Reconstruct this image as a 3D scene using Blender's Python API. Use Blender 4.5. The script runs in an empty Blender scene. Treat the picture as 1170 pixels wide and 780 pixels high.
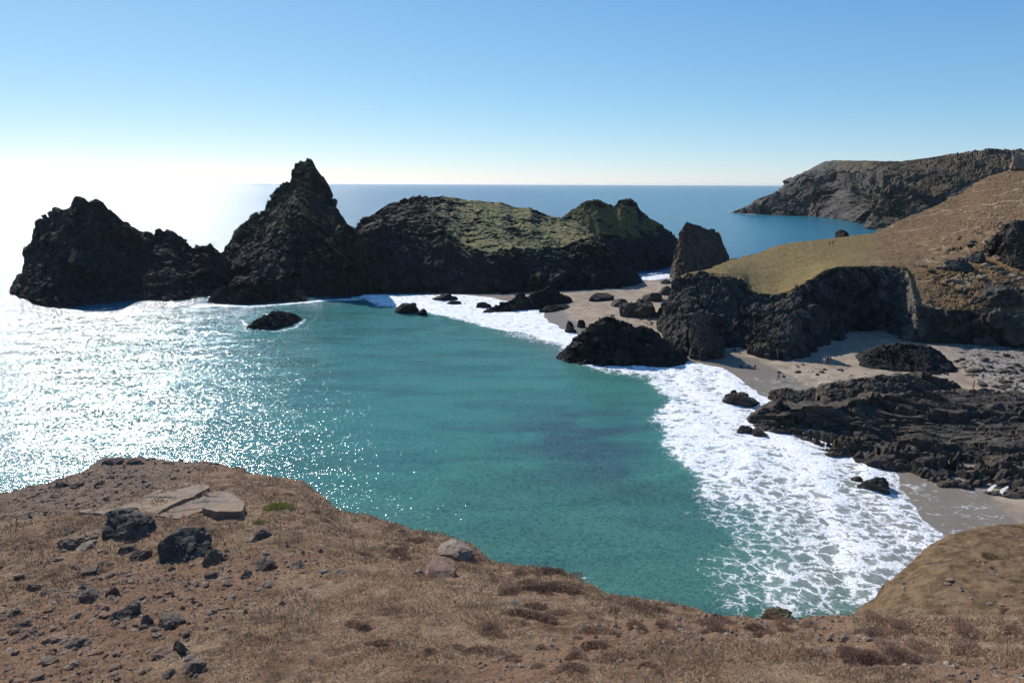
import bpy, bmesh, math, random
import numpy as np
from mathutils import Vector, Matrix
from mathutils.bvhtree import BVHTree

random.seed(7)
rng = np.random.default_rng(7)
scene = bpy.context.scene
col = scene.collection

# ------------------------------------------------------------------ camera
H = 40.0
FPX = 780.0                      # focal length in photo pixels (24 mm equivalent)
PITCH = math.atan(180.0 / FPX)
ROLL = 0.004
C0 = np.array([0.0, 0.0, H])
Fw = np.array([0.0, math.cos(PITCH), -math.sin(PITCH)])
R_ = np.array([1.0, 0.0, 0.0])
U_ = np.array([0.0, math.sin(PITCH), math.cos(PITCH)])
Rr = R_ * math.cos(ROLL) + U_ * math.sin(ROLL)
Ur = U_ * math.cos(ROLL) - R_ * math.sin(ROLL)


def ray(px, py):
    px = np.asarray(px, float); py = np.asarray(py, float)
    return Fw * FPX + Rr * (px[..., None] - 585.0) - Ur * (py[..., None] - 390.0)


def PZ(px, py, z=0.0):
    d = ray(px, py)
    t = (np.asarray(z, float) - H) / d[..., 2]
    return C0 + d * t[..., None]


def PY(px, py, Y):
    d = ray(px, py)
    t = np.asarray(Y, float) / d[..., 1]
    return C0 + d * t[..., None]


cam = bpy.data.cameras.new('camera')
cam.sensor_width = 36.0
cam.lens = 36.0 * FPX / 1170.0
cam.clip_start = 0.1
cam.clip_end = 80000
camo = bpy.data.objects.new('camera', cam)
col.objects.link(camo)
M = Matrix.Identity(4)
for i in range(3):
    M[i][0] = Rr[i]; M[i][1] = Ur[i]; M[i][2] = -Fw[i]; M[i][3] = C0[i]
camo.matrix_world = M
scene.camera = camo

# ------------------------------------------------------------------ light
SUN_AZ = math.radians(-33.0)
SUN_EL = math.radians(34.0)
S = Vector((math.sin(SUN_AZ) * math.cos(SUN_EL), math.cos(SUN_AZ) * math.cos(SUN_EL), math.sin(SUN_EL)))
sl = bpy.data.lights.new('sun', 'SUN')
sl.energy = 5.0
sl.angle = math.radians(0.5)
sl.color = (1.0, 0.955, 0.89)
so = bpy.data.objects.new('sun', sl)
so.rotation_euler = S.to_track_quat('Z', 'Y').to_euler()
col.objects.link(so)

world = bpy.data.worlds.new('World')
scene.world = world
world.use_nodes = True
wn = world.node_tree
wn.nodes.clear()
wo = wn.nodes.new('ShaderNodeOutputWorld')
wb = wn.nodes.new('ShaderNodeBackground')
ws = wn.nodes.new('ShaderNodeTexSky')
ws.sky_type = 'NISHITA'
ws.sun_disc = False
ws.sun_elevation = SUN_EL
ws.sun_rotation = SUN_AZ
ws.altitude = 2000
ws.air_density = 1.0
ws.dust_density = 0.35
ws.ozone_density = 6.0
wb.inputs['Strength'].default_value = 0.13
wsep = wn.nodes.new('ShaderNodeSeparateColor'); wm = wn.nodes.new('ShaderNodeCombineColor')
wn.links.new(ws.outputs[0], wsep.inputs[0])
for ch, (gm, kk) in enumerate(((1.0, 0.88), (0.75, 1.36), (0.5, 2.3))):
    p_ = wn.nodes.new('ShaderNodeMath'); p_.operation = 'POWER'; p_.inputs[1].default_value = gm
    m_ = wn.nodes.new('ShaderNodeMath'); m_.operation = 'MULTIPLY'; m_.inputs[1].default_value = kk
    wn.links.new(wsep.outputs[ch], p_.inputs[0]); wn.links.new(p_.outputs[0], m_.inputs[0]); wn.links.new(m_.outputs[0], wm.inputs[ch])
wn.links.new(wm.outputs[0], wb.inputs['Color'])
wn.links.new(wb.outputs[0], wo.inputs['Surface'])

vs = scene.view_settings
vs.view_transform = 'Standard'
vs.look = 'None'
vs.exposure = 0.06
vs.gamma = 1.0
vs.use_curve_mapping = False
scene.cycles.use_denoising = True
scene.cycles.max_bounces = 6
scene.cycles.diffuse_bounces = 3
scene.cycles.glossy_bounces = 3
scene.cycles.volume_bounces = 0
scene.cycles.sample_clamp_direct = 0.0
scene.cycles.sample_clamp_indirect = 4.0

# air between the camera and the horizon
def make_haze(density):
    me = bpy.data.meshes.new('haze')
    x, y0, y1, z0, z1 = 33500, -700, 37500, -6, 75
    v = [(-x, y0, z0), (x, y0, z0), (x, y1, z0), (-x, y1, z0), (-x, y0, z1), (x, y0, z1), (x, y1, z1), (-x, y1, z1)]
    me.from_pydata(v, [], [(0, 3, 2, 1), (4, 5, 6, 7), (0, 1, 5, 4), (1, 2, 6, 5), (2, 3, 7, 6), (3, 0, 4, 7)])
    m = bpy.data.materials.new('sea_air'); m.use_nodes = True
    t = m.node_tree; t.nodes.clear()
    o_ = t.nodes.new('ShaderNodeOutputMaterial'); pv = t.nodes.new('ShaderNodeVolumePrincipled')
    pv.inputs['Color'].default_value = (0.92, 0.95, 1.0, 1)
    pv.inputs['Density'].default_value = density
    pv.inputs['Anisotropy'].default_value = 0.45
    t.links.new(pv.outputs[0], o_.inputs['Volume'])
    me.materials.append(m)
    o = bpy.data.objects.new('haze', me)
    col.objects.link(o)
    o['kind'] = 'stuff'; o['label'] = 'thin bright sea haze over the whole cove'; o['category'] = 'haze'


HAZE = 0.00002
if HAZE: make_haze(HAZE)

# ------------------------------------------------------------------ noise
U32 = np.uint32


def _hash(ix, iy, iz, seed):
    with np.errstate(over='ignore'):
        h = ix.astype(np.int64).astype(U32) * U32(374761393) + iy.astype(np.int64).astype(U32) * U32(668265263) \
            + iz.astype(np.int64).astype(U32) * U32(2147483647) + U32((seed * 974711 + 12345) & 0xffffffff)
        h = (h ^ (h >> U32(13))) * U32(1274126177)
        h = (h ^ (h >> U32(16))) * U32(2246822519)
        h = h ^ (h >> U32(15))
    return h.astype(np.float64) / 4294967295.0


def vnoise(p, seed=0):
    i = np.floor(p); f = p - i
    f = f * f * f * (f * (f * 6 - 15) + 10)
    ix, iy, iz = i[:, 0], i[:, 1], i[:, 2]
    out = np.zeros(len(p))
    for dx in (0, 1):
        wx = f[:, 0] if dx else 1 - f[:, 0]
        for dy in (0, 1):
            wy = f[:, 1] if dy else 1 - f[:, 1]
            for dz in (0, 1):
                wz = f[:, 2] if dz else 1 - f[:, 2]
                out += wx * wy * wz * _hash(ix + dx, iy + dy, iz + dz, seed)
    return out * 2 - 1


def fbm(p, octv=4, seed=0, gain=0.5, lac=2.03):
    a = 1.0; s = 0.0; n = 0.0
    for o in range(octv):
        s = s + a * vnoise(p, seed + o * 17); n += a
        p = p * lac + 11.3; a *= gain
    return s / n


def ridged(p, octv=4, seed=0, gain=0.5):
    a = 1.0; s = 0.0; n = 0.0
    for o in range(octv):
        s = s + a * (1 - 2 * np.abs(vnoise(p, seed + o * 31))); n += a
        p = p * 2.07 + 5.7; a *= gain
    return s / n


def worley(p, seed=0):
    i = np.floor(p)
    f1 = np.full(len(p), 9.0); f2 = np.full(len(p), 9.0); cid = np.zeros(len(p))
    for dx in (-1, 0, 1):
        for dy in (-1, 0, 1):
            for dz in (-1, 0, 1):
                cx, cy, cz = i[:, 0] + dx, i[:, 1] + dy, i[:, 2] + dz
                q = np.stack([cx + _hash(cx, cy, cz, seed), cy + _hash(cx, cy, cz, seed + 1), cz + _hash(cx, cy, cz, seed + 2)], 1)
                d = np.sqrt(((p - q) ** 2).sum(1))
                c = _hash(cx, cy, cz, seed + 3)
                m = d < f1
                f2 = np.where(m, f1, np.minimum(f2, d))
                cid = np.where(m, c, cid)
                f1 = np.where(m, d, f1)
    return f1, f2, cid


def sstep(a, b, x):
    t = np.clip((x - a) / (b - a), 0, 1)
    return t * t * (3 - 2 * t)


# ------------------------------------------------------------------ mesh helpers
def tag(o, label=None, cat=None, group=None, kind=None):
    if label: o['label'] = label
    if cat: o['category'] = cat
    if group: o['group'] = group
    if kind: o['kind'] = kind
    return o


def mesh_np(name, V, F, mat=None, smooth=False, parent=None, attrs=None):
    me = bpy.data.meshes.new(name)
    V = np.asarray(V, np.float32)
    F = np.asarray(F, np.int32)
    k = F.shape[1]
    me.vertices.add(len(V)); me.vertices.foreach_set('co', V.ravel())
    me.loops.add(F.size); me.loops.foreach_set('vertex_index', F.ravel())
    me.polygons.add(len(F))
    me.polygons.foreach_set('loop_start', np.arange(0, F.size, k, dtype=np.int32))
    me.polygons.foreach_set('loop_total', np.full(len(F), k, np.int32))
    me.polygons.foreach_set('use_smooth', np.full(len(F), smooth, bool))
    me.update(calc_edges=True)
    me.validate()
    for an, av in (attrs or {}).items():
        a = me.attributes.new(an, 'FLOAT', 'POINT')
        a.data.foreach_set('value', np.asarray(av, np.float32))
    if mat: me.materials.append(mat)
    o = bpy.data.objects.new(name, me)
    col.objects.link(o)
    if parent: o.parent = parent
    return o


def empty(name, loc, label, cat, group=None, rz=0.0):
    o = bpy.data.objects.new(name, None)
    o.location = loc; o.rotation_euler = (0, 0, rz)
    o.empty_display_size = 0.3
    col.objects.link(o)
    return tag(o, label, cat, group)


def resample(P, n):
    P = np.asarray(P, float)
    d = np.r_[0, np.cumsum(np.linalg.norm(np.diff(P, axis=0), axis=1))]
    t = np.linspace(0, d[-1], n)
    return np.stack([np.interp(t, d, P[:, k]) for k in range(P.shape[1])], 1)


def grid_faces(r, c):
    a = (np.arange(r - 1)[:, None] * c + np.arange(c - 1)[None, :]).ravel()
    return np.stack([a, a + 1, a + c + 1, a + c], 1)


def grid_normals(G):
    du = np.gradient(G, axis=1); dv = np.gradient(G, axis=0)
    n = np.cross(du, dv)
    n /= np.linalg.norm(n, axis=2, keepdims=True) + 1e-9
    return n


def densify(rows, nper):
    """rows [R,C,3] -> more rows, nper[i] between row i and i+1 (linear)"""
    out = []
    for i in range(len(rows) - 1):
        for k in range(nper[i]):
            t = k / nper[i]
            out.append(rows[i] * (1 - t) + rows[i + 1] * t)
    out.append(rows[-1])
    return np.array(out)


def facets(p, seed):
    """each cell is a plane of its own tilt: broken, angular rock"""
    i = np.floor(p)
    f1 = np.full(len(p), 9.0); f2 = np.full(len(p), 9.0); val = np.zeros(len(p))
    for dx in (-1, 0, 1):
        for dy in (-1, 0, 1):
            for dz in (-1, 0, 1):
                c = i + np.array([dx, dy, dz])
                hs = [_hash(c[:, 0], c[:, 1], c[:, 2], seed + k) for k in range(7)]
                off = p - c - np.stack(hs[:3], 1)
                d = np.sqrt((off ** 2).sum(1))
                v = (hs[3] - 0.5) * 0.9 + (off * (np.stack(hs[4:], 1) - 0.5)).sum(1) * 2.4
                m = d < f1
                f2 = np.where(m, f1, np.minimum(f2, d)); val = np.where(m, v, val); f1 = np.where(m, d, f1)
    return val, f2 - f1


def rock_disp(p, sc, amp, seed, tilt=(0.35, 0.1), strata=0.0, joints=0.55):
    """blocky, fractured displacement; sc = block size, amp = strength"""
    q = p.copy()
    q[:, 0] = p[:, 0] + p[:, 2] * tilt[0]; q[:, 1] = p[:, 1] + p[:, 2] * tilt[1]
    q = q / sc
    if strata:
        ca, sa_ = math.cos(-0.5), math.sin(-0.5)
        q = np.stack([(q[:, 0] * ca + q[:, 1] * sa_) * strata, -q[:, 0] * sa_ + q[:, 1] * ca, q[:, 2]], 1)
    w = np.stack([fbm(q * 1.1, 3, seed + 5), fbm(q * 1.1, 3, seed + 6), fbm(q * 1.1, 3, seed + 7)], 1) * 0.45
    w = w * 0.7
    qq = (q + w) * np.array([1.0, 1.0, 0.55])
    v1, e1 = facets(qq, seed)
    v2, e2 = facets(qq * 2.3 + 3.1, seed + 40)
    v3, e3 = facets(qq * np.array([5.2, 5.2, 4.0]) + 7.7, seed + 60)
    d = 0.85 * v1 + 0.55 * v2 + 0.3 * v3 - 0.15 * (1 - sstep(0, 0.08, e1)) - 0.08 * (1 - sstep(0, 0.08, e2))
    d += 0.65 * fbm(q * 0.6, 4, seed + 9) + 0.2 * ridged(q * np.array([2.3, 2.3, 0.9]), 4, seed + 12) + 0.08 * ridged(q * 7, 3, seed + 13)
    jq = (q + 0.5 * w) * np.array([2.6, 2.6, 0.22])          # steep joints and gullies
    d -= joints * sstep(0.62, 0.95, ridged(jq, 2, seed + 15))
    d = d * (0.5 + 0.85 * sstep(-0.35, 0.45, fbm(q * 0.45 + 9.1, 3, seed + 14)))
    return np.clip(d, -1.15, 1.15) * amp


# ------------------------------------------------------------------ node helper
class NT:
    def __init__(self, name):
        self.m = bpy.data.materials.new(name)
        self.m.use_nodes = True
        self.t = self.m.node_tree
        self.t.nodes.clear()
        self.out = self.t.nodes.new('ShaderNodeOutputMaterial')
        self.b = self.t.nodes.new('ShaderNodeBsdfPrincipled')
        self.t.links.new(self.b.outputs[0], self.out.inputs['Surface'])
        self.geo = self.t.nodes.new('ShaderNodeNewGeometry')
        self.tc = self.t.nodes.new('ShaderNodeTexCoord')
        self.pos = self.geo.outputs['Position']

    def lk(self, a, b):
        if hasattr(a, 'is_linked') or isinstance(a, bpy.types.NodeSocket):
            self.t.links.new(a, b)
        else:
            b.default_value = a

    def noise(self, scale, detail=4, rough=0.55, vec=None, dist=0.0, col=False):
        n = self.t.nodes.new('ShaderNodeTexNoise')
        n.inputs['Scale'].default_value = scale
        n.inputs['Detail'].default_value = detail
        n.inputs['Roughness'].default_value = rough
        n.inputs['Distortion'].default_value = dist
        self.t.links.new(vec or self.pos, n.inputs['Vector'])
        return n.outputs['Color' if col else 'Fac']

    def voro(self, scale, feat='DISTANCE_TO_EDGE', vec=None, out='Distance'):
        n = self.t.nodes.new('ShaderNodeTexVoronoi')
        n.feature = feat
        n.inputs['Scale'].default_value = scale
        self.t.links.new(vec or self.pos, n.inputs['Vector'])
        return n.outputs[out]

    def math(self, op, a, b=None, c=None, clamp=False):
        n = self.t.nodes.new('ShaderNodeMath'); n.operation = op; n.use_clamp = clamp
        self.lk(a, n.inputs[0])
        if b is not None: self.lk(b, n.inputs[1])
        if c is not None: self.lk(c, n.inputs[2])
        return n.outputs[0]

    def vmath(self, op, a, b=None):
        n = self.t.nodes.new('ShaderNodeVectorMath'); n.operation = op
        self.lk(a, n.inputs[0])
        if b is not None: self.lk(b, n.inputs[1])
        return n.outputs[0]

    def ramp(self, fac, stops, interp='LINEAR'):
        n = self.t.nodes.new('ShaderNodeValToRGB')
        cr = n.color_ramp; cr.interpolation = interp
        while len(cr.elements) < len(stops): cr.elements.new(0.5)
        for e, (p, c) in zip(cr.elements, stops):
            e.position = p
            e.color = (c, c, c, 1) if isinstance(c, (int, float)) else (*c, 1)
        self.t.links.new(fac, n.inputs[0])
        return n.outputs[0]

    def mr(self, v, a, b, c=0.0, d=1.0, smooth=True):
        n = self.t.nodes.new('ShaderNodeMapRange')
        n.interpolation_type = 'SMOOTHSTEP' if smooth else 'LINEAR'
        self.lk(v, n.inputs[0])
        for i, x in enumerate((a, b, c, d)): self.lk(x, n.inputs[i + 1])
        return n.outputs[0]

    def mix(self, fac, a, b, blend='MIX'):
        n = self.t.nodes.new('ShaderNodeMix'); n.data_type = 'RGBA'; n.blend_type = blend
        self.lk(fac, n.inputs[0])
        for s, v in ((6, a), (7, b)):
            if isinstance(v, tuple): n.inputs[s].default_value = (*v, 1)
            else: self.t.links.new(v, n.inputs[s])
        return n.outputs[2]

    def attr(self, name):
        n = self.t.nodes.new('ShaderNodeAttribute'); n.attribute_name = name
        return n.outputs['Fac']

    def scl(self, vec, s):
        n = self.t.nodes.new('ShaderNodeVectorMath'); n.operation = 'MULTIPLY'
        self.t.links.new(vec or self.pos, n.inputs[0]); n.inputs[1].default_value = s
        return n.outputs[0]

    def bump(self, h, dist, strength=1.0, normal=None):
        n = self.t.nodes.new('ShaderNodeBump')
        n.inputs['Strength'].default_value = strength
        n.inputs['Distance'].default_value = dist
        self.t.links.new(h, n.inputs['Height'])
        if normal: self.t.links.new(normal, n.inputs['Normal'])
        return n.outputs[0]

    def done(self, colr, rough=0.9, normal=None, spec=0.3):
        self.lk(colr if not isinstance(colr, tuple) else (*colr, 1), self.b.inputs['Base Color'])
        self.lk(rough, self.b.inputs['Roughness'])
        self.b.inputs['Specular IOR Level'].default_value = spec
        if normal: self.t.links.new(normal, self.b.inputs['Normal'])
        return self.m


def rock_mat(name, dark, mid, light, vegs=((.07, .062, .022), (.12, .095, .045)), scale=0.5, tc=False, bump=0.25):
    n = NT(name)
    p = n.tc.outputs['Object'] if tc else n.pos
    a = n.noise(scale, 8, 0.62, p)
    b = n.noise(scale * 7, 6, 0.65, p)
    st = n.noise(scale * 1.6, 5, 0.6, n.scl(p, (1.0, 1.0, 0.35)), 0.6)
    f = n.math('ADD', n.math('MULTIPLY', a, 0.45), n.math('ADD', n.math('MULTIPLY', b, 0.3), n.math('MULTIPLY', st, 0.25)))
    c = n.ramp(f, [(0.34, dark), (0.5, mid), (0.66, light)])
    oc = n.mr(n.noise(scale * 0.3, 5, 0.6, p), 0.46, 0.62, 0, 0.5)
    c = n.mix(oc, c, n.mix(n.noise(scale * 5, 5, 0.65, p), tuple(x * 0.8 for x in dark), (mid[0] * 1.9, mid[1] * 1.55, mid[2] * 1.1)))
    vein = n.mr(n.math('ABSOLUTE', n.math('SUBTRACT', n.noise(scale * 0.8, 6, 0.6, n.scl(p, (1, 1, 2.2)), 1.2), 0.5)), 0.0, 0.012, 0.4, 0)
    c = n.mix(vein, c, tuple(min(0.3, x * 1.8) for x in light))
    # pale lichen flecks
    li = n.mr(n.noise(scale * 9, 3, 0.6, p), 0.62, 0.72)
    c = n.mix(n.math('MULTIPLY', li, 0.35), c, (0.2, 0.19, 0.15))
    v = n.attr('veg')
    vn = n.noise(scale * 2.2, 6, 0.65, p)
    vf = n.mr(n.math('ADD', v, n.math('MULTIPLY', n.math('SUBTRACT', vn, 0.5), 1.3)), 0.42, 0.62)
    vc = n.mix(n.mr(n.noise(scale * 1.2, 6, 0.65, p), 0.38, 0.62), vegs[0], vegs[1])
    vc = n.mix(n.mr(n.noise(scale * 6, 5, 0.65, p), 0.4, 0.62, 0.0, 0.75), vc, tuple(x * 0.42 for x in vegs[0]))
    c = n.mix(vf, c, vc)
    h = n.math('ADD', n.noise(scale * 3, 10, 0.65, p), n.math('MULTIPLY', n.noise(scale * 16, 6, 0.65, p), 0.3))
    return n.done(c, n.mr(vf, 0, 1, 0.88, 1.0), n.bump(h, bump / scale * 0.5, 0.9), 0.14)


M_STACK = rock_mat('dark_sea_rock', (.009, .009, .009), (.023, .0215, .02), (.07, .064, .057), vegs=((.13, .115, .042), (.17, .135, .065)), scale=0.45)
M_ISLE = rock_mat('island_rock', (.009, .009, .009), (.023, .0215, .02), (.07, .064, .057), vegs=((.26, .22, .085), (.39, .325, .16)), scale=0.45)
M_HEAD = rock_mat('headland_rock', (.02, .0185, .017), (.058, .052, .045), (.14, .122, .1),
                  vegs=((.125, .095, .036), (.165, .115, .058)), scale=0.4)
M_REEF = rock_mat('reef_rock', (.019, .016, .013), (.072, .058, .046), (.18, .148, .118), scale=0.9)
M_FAR = rock_mat('far_cliff_rock', (.03, .028, .027), (.075, .066, .058), (.16, .14, .12),
                 vegs=((.095, .075, .045), (.135, .1, .062)), scale=0.06, bump=0.02)
M_BOULD = rock_mat('boulder_rock', (.02, .017, .015), (.066, .056, .046), (.175, .152, .125), scale=2.2, tc=True, bump=0.1)
M_REDB = rock_mat('rusty_rock', (.1, .06, .04), (.22, .135, .095), (.33, .22, .16), scale=2.2, tc=True, bump=0.1)
M_EARTH = rock_mat('earthy_rock', (.045, .035, .028), (.13, .095, .07), (.25, .19, .145), scale=2.4, tc=True, bump=0.1)
M_PALE = rock_mat('pale_rock', (.12, .086, .062), (.215, .162, .118), (.31, .245, .185), scale=2.0, tc=True, bump=0.05)

# ------------------------------------------------------------------ things made of rock
def add_veg(G, N, amt, zlo, zhi, seed, nz0=0.25, nz1=0.75):
    p = G.reshape(-1, 3); nz = N.reshape(-1, 3)[:, 2]
    v = sstep(nz0, nz1, nz + 0.25 * fbm(p / 6, 3, seed + 71)) * sstep(zlo, zhi, p[:, 2])
    return np.clip(v * amt, 0, 1)


def stack(name, label, cat, ridge, base, depth, back, sp, block, amp, mat=M_STACK, zb=0.0, prof=0.45,
          seed=1, veg=0.0, zveg=(6, 14), edge=None, group=None, vegn=(0.25, 0.75), fine=True, tilt=(0.35, 0.1), sink=1.5, ridge_z=None, calm=1.0, strata=0.0, patch=None):
    """a rock mass: base line, optional cliff edge, skyline, back; all with real depth"""
    ridge = np.array(ridge, float); base = np.array(base, float)
    B = PZ(base[:, 0], base[:, 1], zb)
    L = np.linalg.norm(np.diff(B[:, :2], axis=0), axis=1).sum()
    nC = max(24, int(max(L, np.linalg.norm(np.diff(ridge, axis=0), axis=1).sum() * B[:, 1].mean() / FPX) / sp))
    u = np.linspace(0, 1, nC)
    w = np.clip((4 * u * (1 - u)) ** 0.5 * 1.25, 0.06, 1)
    Br = resample(B, nC)
    rp = resample(ridge, nC)
    bp = resample(base, nC)
    Y0 = Br[:, 1]
    Rg = PY(rp[:, 0], rp[:, 1], Y0 + depth * w)
    if ridge_z is not None: Rg = PZ(rp[:, 0], rp[:, 1], zb + (ridge_z - zb) * w)
    rows = [np.c_[Br[:, 0], Br[:, 1] - 0.8 * w, np.full(nC, zb - sink)]]
    hgt = max(2.0, np.percentile(Rg[:, 2], 90) - zb)
    if edge is not None:
        e = np.array(edge, float)            # px, py, Y offset from base
        er = np.stack([np.interp(rp[:, 0] * 0.5 + bp[:, 0] * 0.5, e[:, 0], e[:, k]) for k in (1, 2)], 1)
        ex = rp[:, 0] * 0.5 + bp[:, 0] * 0.5
        Ed = PY(ex, np.maximum(er[:, 0], rp[:, 1]), Y0 + er[:, 1] * w)
        n1 = max(8, int(hgt / sp)); n2 = max(8, int(depth / sp))
        rows.append(Br)
        for k in range(1, n1 + 1):
            t = k / n1
            s = t ** 0.8
            q = Br * (1 - t) + Ed * t
            q[:, 2] = Br[:, 2] * (1 - s) + Ed[:, 2] * s
            rows.append(q)
        for k in range(1, n2 + 1):
            t = k / n2
            rows.append(Ed * (1 - t) + Rg * t)
    else:
        n1 = max(8, int(math.hypot(hgt, depth) / sp))
        rows.append(Br)
        for k in range(1, n1 + 1):
            t = k / n1
            a = t ** (1 / (1 - prof) if prof < 1 else 9) * 0.6 + t * 0.4     # horizontal lags: steep foot
            s = t
            q = Br * (1 - a) + Rg * a
            q[:, 2] = Br[:, 2] * (1 - s) + Rg[:, 2] * s
            rows.append(q)
    bk = Rg.copy(); bk[:, 1] += back * w; bk[:, 2] = zb - sink
    nb = max(6, int(hgt / sp / 2.5))
    for k in range(1, nb + 1):
        t = k / nb
        q = Rg * (1 - t) + bk * t
        q[:, 1] = Rg[:, 1] + back * w * (1 - (1 - t) ** 1.4) ** 0.8
        rows.append(q)
    G = np.array(rows)
    N = grid_normals(G)
    d = rock_disp(G.reshape(-1, 3), block, amp, seed, tilt, strata).reshape(G.shape[:2])
    d *= np.clip(w * 1.1, 0.25, 1)[None, :]
    if edge is not None: d[n1 + 2:] *= (calm if patch is None else 1 - (1 - calm) * np.interp(rp[:, 0], patch[0], patch[1])[None, :])
    G = G + N * d[..., None]
    N = grid_normals(G)
    if patch is not None:
        pm = np.interp(rp[:, 0], patch[0], patch[1])[None, :] * np.ones(G.shape[:2])
    else: pm = np.ones(G.shape[:2])
    att = {'veg': pm.ravel() * add_veg(G, N, veg, zveg[0], zveg[1], seed, *vegn) if veg else np.zeros(G.shape[0] * G.shape[1])}
    c = G.reshape(-1, 3).mean(0); c = np.array([c[0], c[1], zb])
    o = mesh_np(name, (G - c).reshape(-1, 3), grid_faces(*G.shape[:2]), mat, False, None, att)
    o.location = c
    return tag(o, label, cat, group)


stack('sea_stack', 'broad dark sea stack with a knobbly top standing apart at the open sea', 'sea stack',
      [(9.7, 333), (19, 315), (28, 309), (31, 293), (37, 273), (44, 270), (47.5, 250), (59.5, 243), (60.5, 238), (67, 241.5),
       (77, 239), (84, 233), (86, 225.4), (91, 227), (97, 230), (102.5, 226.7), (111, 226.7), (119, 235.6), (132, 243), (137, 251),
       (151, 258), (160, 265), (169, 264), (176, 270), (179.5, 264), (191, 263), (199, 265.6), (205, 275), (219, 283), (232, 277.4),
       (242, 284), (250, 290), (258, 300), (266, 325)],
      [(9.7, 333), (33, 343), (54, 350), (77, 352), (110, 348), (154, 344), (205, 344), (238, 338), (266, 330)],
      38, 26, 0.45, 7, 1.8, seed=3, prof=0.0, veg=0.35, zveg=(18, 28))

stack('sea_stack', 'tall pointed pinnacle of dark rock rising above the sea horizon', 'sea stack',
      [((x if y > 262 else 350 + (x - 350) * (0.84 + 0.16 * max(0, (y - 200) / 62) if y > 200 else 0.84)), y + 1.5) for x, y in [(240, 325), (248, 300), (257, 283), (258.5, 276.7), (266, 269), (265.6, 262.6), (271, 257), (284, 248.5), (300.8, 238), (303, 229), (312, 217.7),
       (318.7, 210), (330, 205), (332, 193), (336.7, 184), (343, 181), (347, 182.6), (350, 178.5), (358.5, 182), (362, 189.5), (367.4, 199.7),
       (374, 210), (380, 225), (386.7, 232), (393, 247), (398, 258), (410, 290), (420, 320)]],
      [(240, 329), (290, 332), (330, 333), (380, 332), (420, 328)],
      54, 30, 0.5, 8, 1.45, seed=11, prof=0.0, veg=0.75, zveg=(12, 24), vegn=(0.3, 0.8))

stack('rock_island', 'big flat topped rock island with a sunlit green slope above a black cliff', 'rock island',
      [(385, 320), (395, 285), (404.6, 262), (410, 253.6), (425, 244.6), (440.5, 234), (456, 232), (471, 226.7), (487, 225), (507, 224), (520, 226),
       (531, 228), (554, 230), (572, 231), (585, 236), (600.5, 237), (605.6, 236), (617, 243.6), (634, 248.7), (644, 250), (659.5, 254),
       (673.6, 260), (680, 266.7), (693, 277), (708, 292), (718.5, 302.6), (729, 313), (736, 326)],
      [(385, 337), (420, 335), (480, 334), (544, 336), (580, 338), (657, 336), (706, 335), (723.6, 331), (736, 327)],
      75, 30, 0.62, 8, 1.8, seed=21, veg=1.25, zveg=(10, 14), vegn=(0.72, 0.9),
      edge=[(380, 300, 8), (405, 275, 18), (430, 262, 24), (470, 258, 28), (505, 262, 27), (521, 271, 24), (531, 281, 20), (549, 287, 17), (577, 287, 17),
            (608, 284, 18), (636, 283, 18), (654, 277, 20), (675, 273, 22), (700, 288, 16), (740, 320, 5)], calm=0.4, mat=M_ISLE, patch=([400, 500, 525, 660, 690, 740], [0.42, 0.5, 1.0, 1.0, 0.6, 0.3]))

stack('rock_fin', 'jagged rock buttress at the near foot of the big island below the pinnacle', 'rock',
      [(340, 328), (345.6, 313), (348, 293), (363.6, 284), (379, 271), (386.7, 261), (397, 257), (404.6, 263), (412, 275), (422, 300), (430, 330)],
      [(340, 339), (363.6, 339.5), (384, 339.5), (410, 338), (430, 335)],
      9, 14, 0.4, 5, 1.5, seed=31, prof=0.3, veg=0.7, zveg=(8, 16))

stack('rock_outcrop', 'low jagged black rocks in the water between the dark stack and the pinnacle', 'rock outcrop',
      [(238, 341), (251, 331), (269, 325), (287, 322), (297, 316), (310, 316), (322.6, 321.5), (332, 334), (345, 337), (352, 343)],
      [(238, 345), (250, 347), (279, 348), (310, 345.5), (335, 345), (352, 344)],
      9, 9, 0.35, 3.2, 1.25, seed=41, prof=0.2)

stack('rock_island', 'second humped rock island with a knob on its crest, behind the green one', 'rock island',
      [(630, 275), (643, 248.7), (654, 238.5), (667, 231), (680, 228.7), (693, 232), (700.5, 233), (705.6, 228), (711, 227), (722, 230), (729, 234.6),
       (732.6, 241), (744, 248.7), (757, 257.7), (767, 265), (775, 272), (776.5, 284), (773, 303)],
      [(630, 311), (690, 311), (731, 310), (752, 308), (773, 304)],
      38, 30, 0.7, 9, 1.2, seed=51, prof=0.35, veg=0.9, zveg=(8, 20), vegn=(0.3, 0.75))

stack('sea_stack', 'thick upright rock stack with a slanted top, behind the grassy clifftop nose', 'sea stack',
      [(770.5, 317), (772, 299), (777, 291.5), (777, 276), (780, 261), (783, 254), (790, 253.2), (802.6, 258), (818, 264.6), (823, 270), (828, 282.6),
       (833, 294), (836, 314)],
      [(770.5, 318.5), (787, 319), (810, 318), (836, 316)],
      9, 14, 0.4, 5, 0.75, seed=61, prof=0.15, zb=1.0, mat=M_REEF)

stack('rock', 'large black wedge shaped rock in the foam at the water edge of the cove', 'rock',
      [(636, 407), (650, 393.6), (662.6, 382), (673, 373), (680.5, 367), (691, 361.5), (703.6, 361.5), (719, 367), (726.7, 372), (744.6, 374), (755, 382),
       (765, 391), (780.5, 400), (786, 409), (783, 415)],
      [(636, 410), (647, 414), (670, 417.4), (703.6, 418.5), (739.5, 420), (765, 420), (784, 416.5)],
      8, 11, 0.26, 2.8, 0.85, seed=71, prof=0.25)

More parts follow.
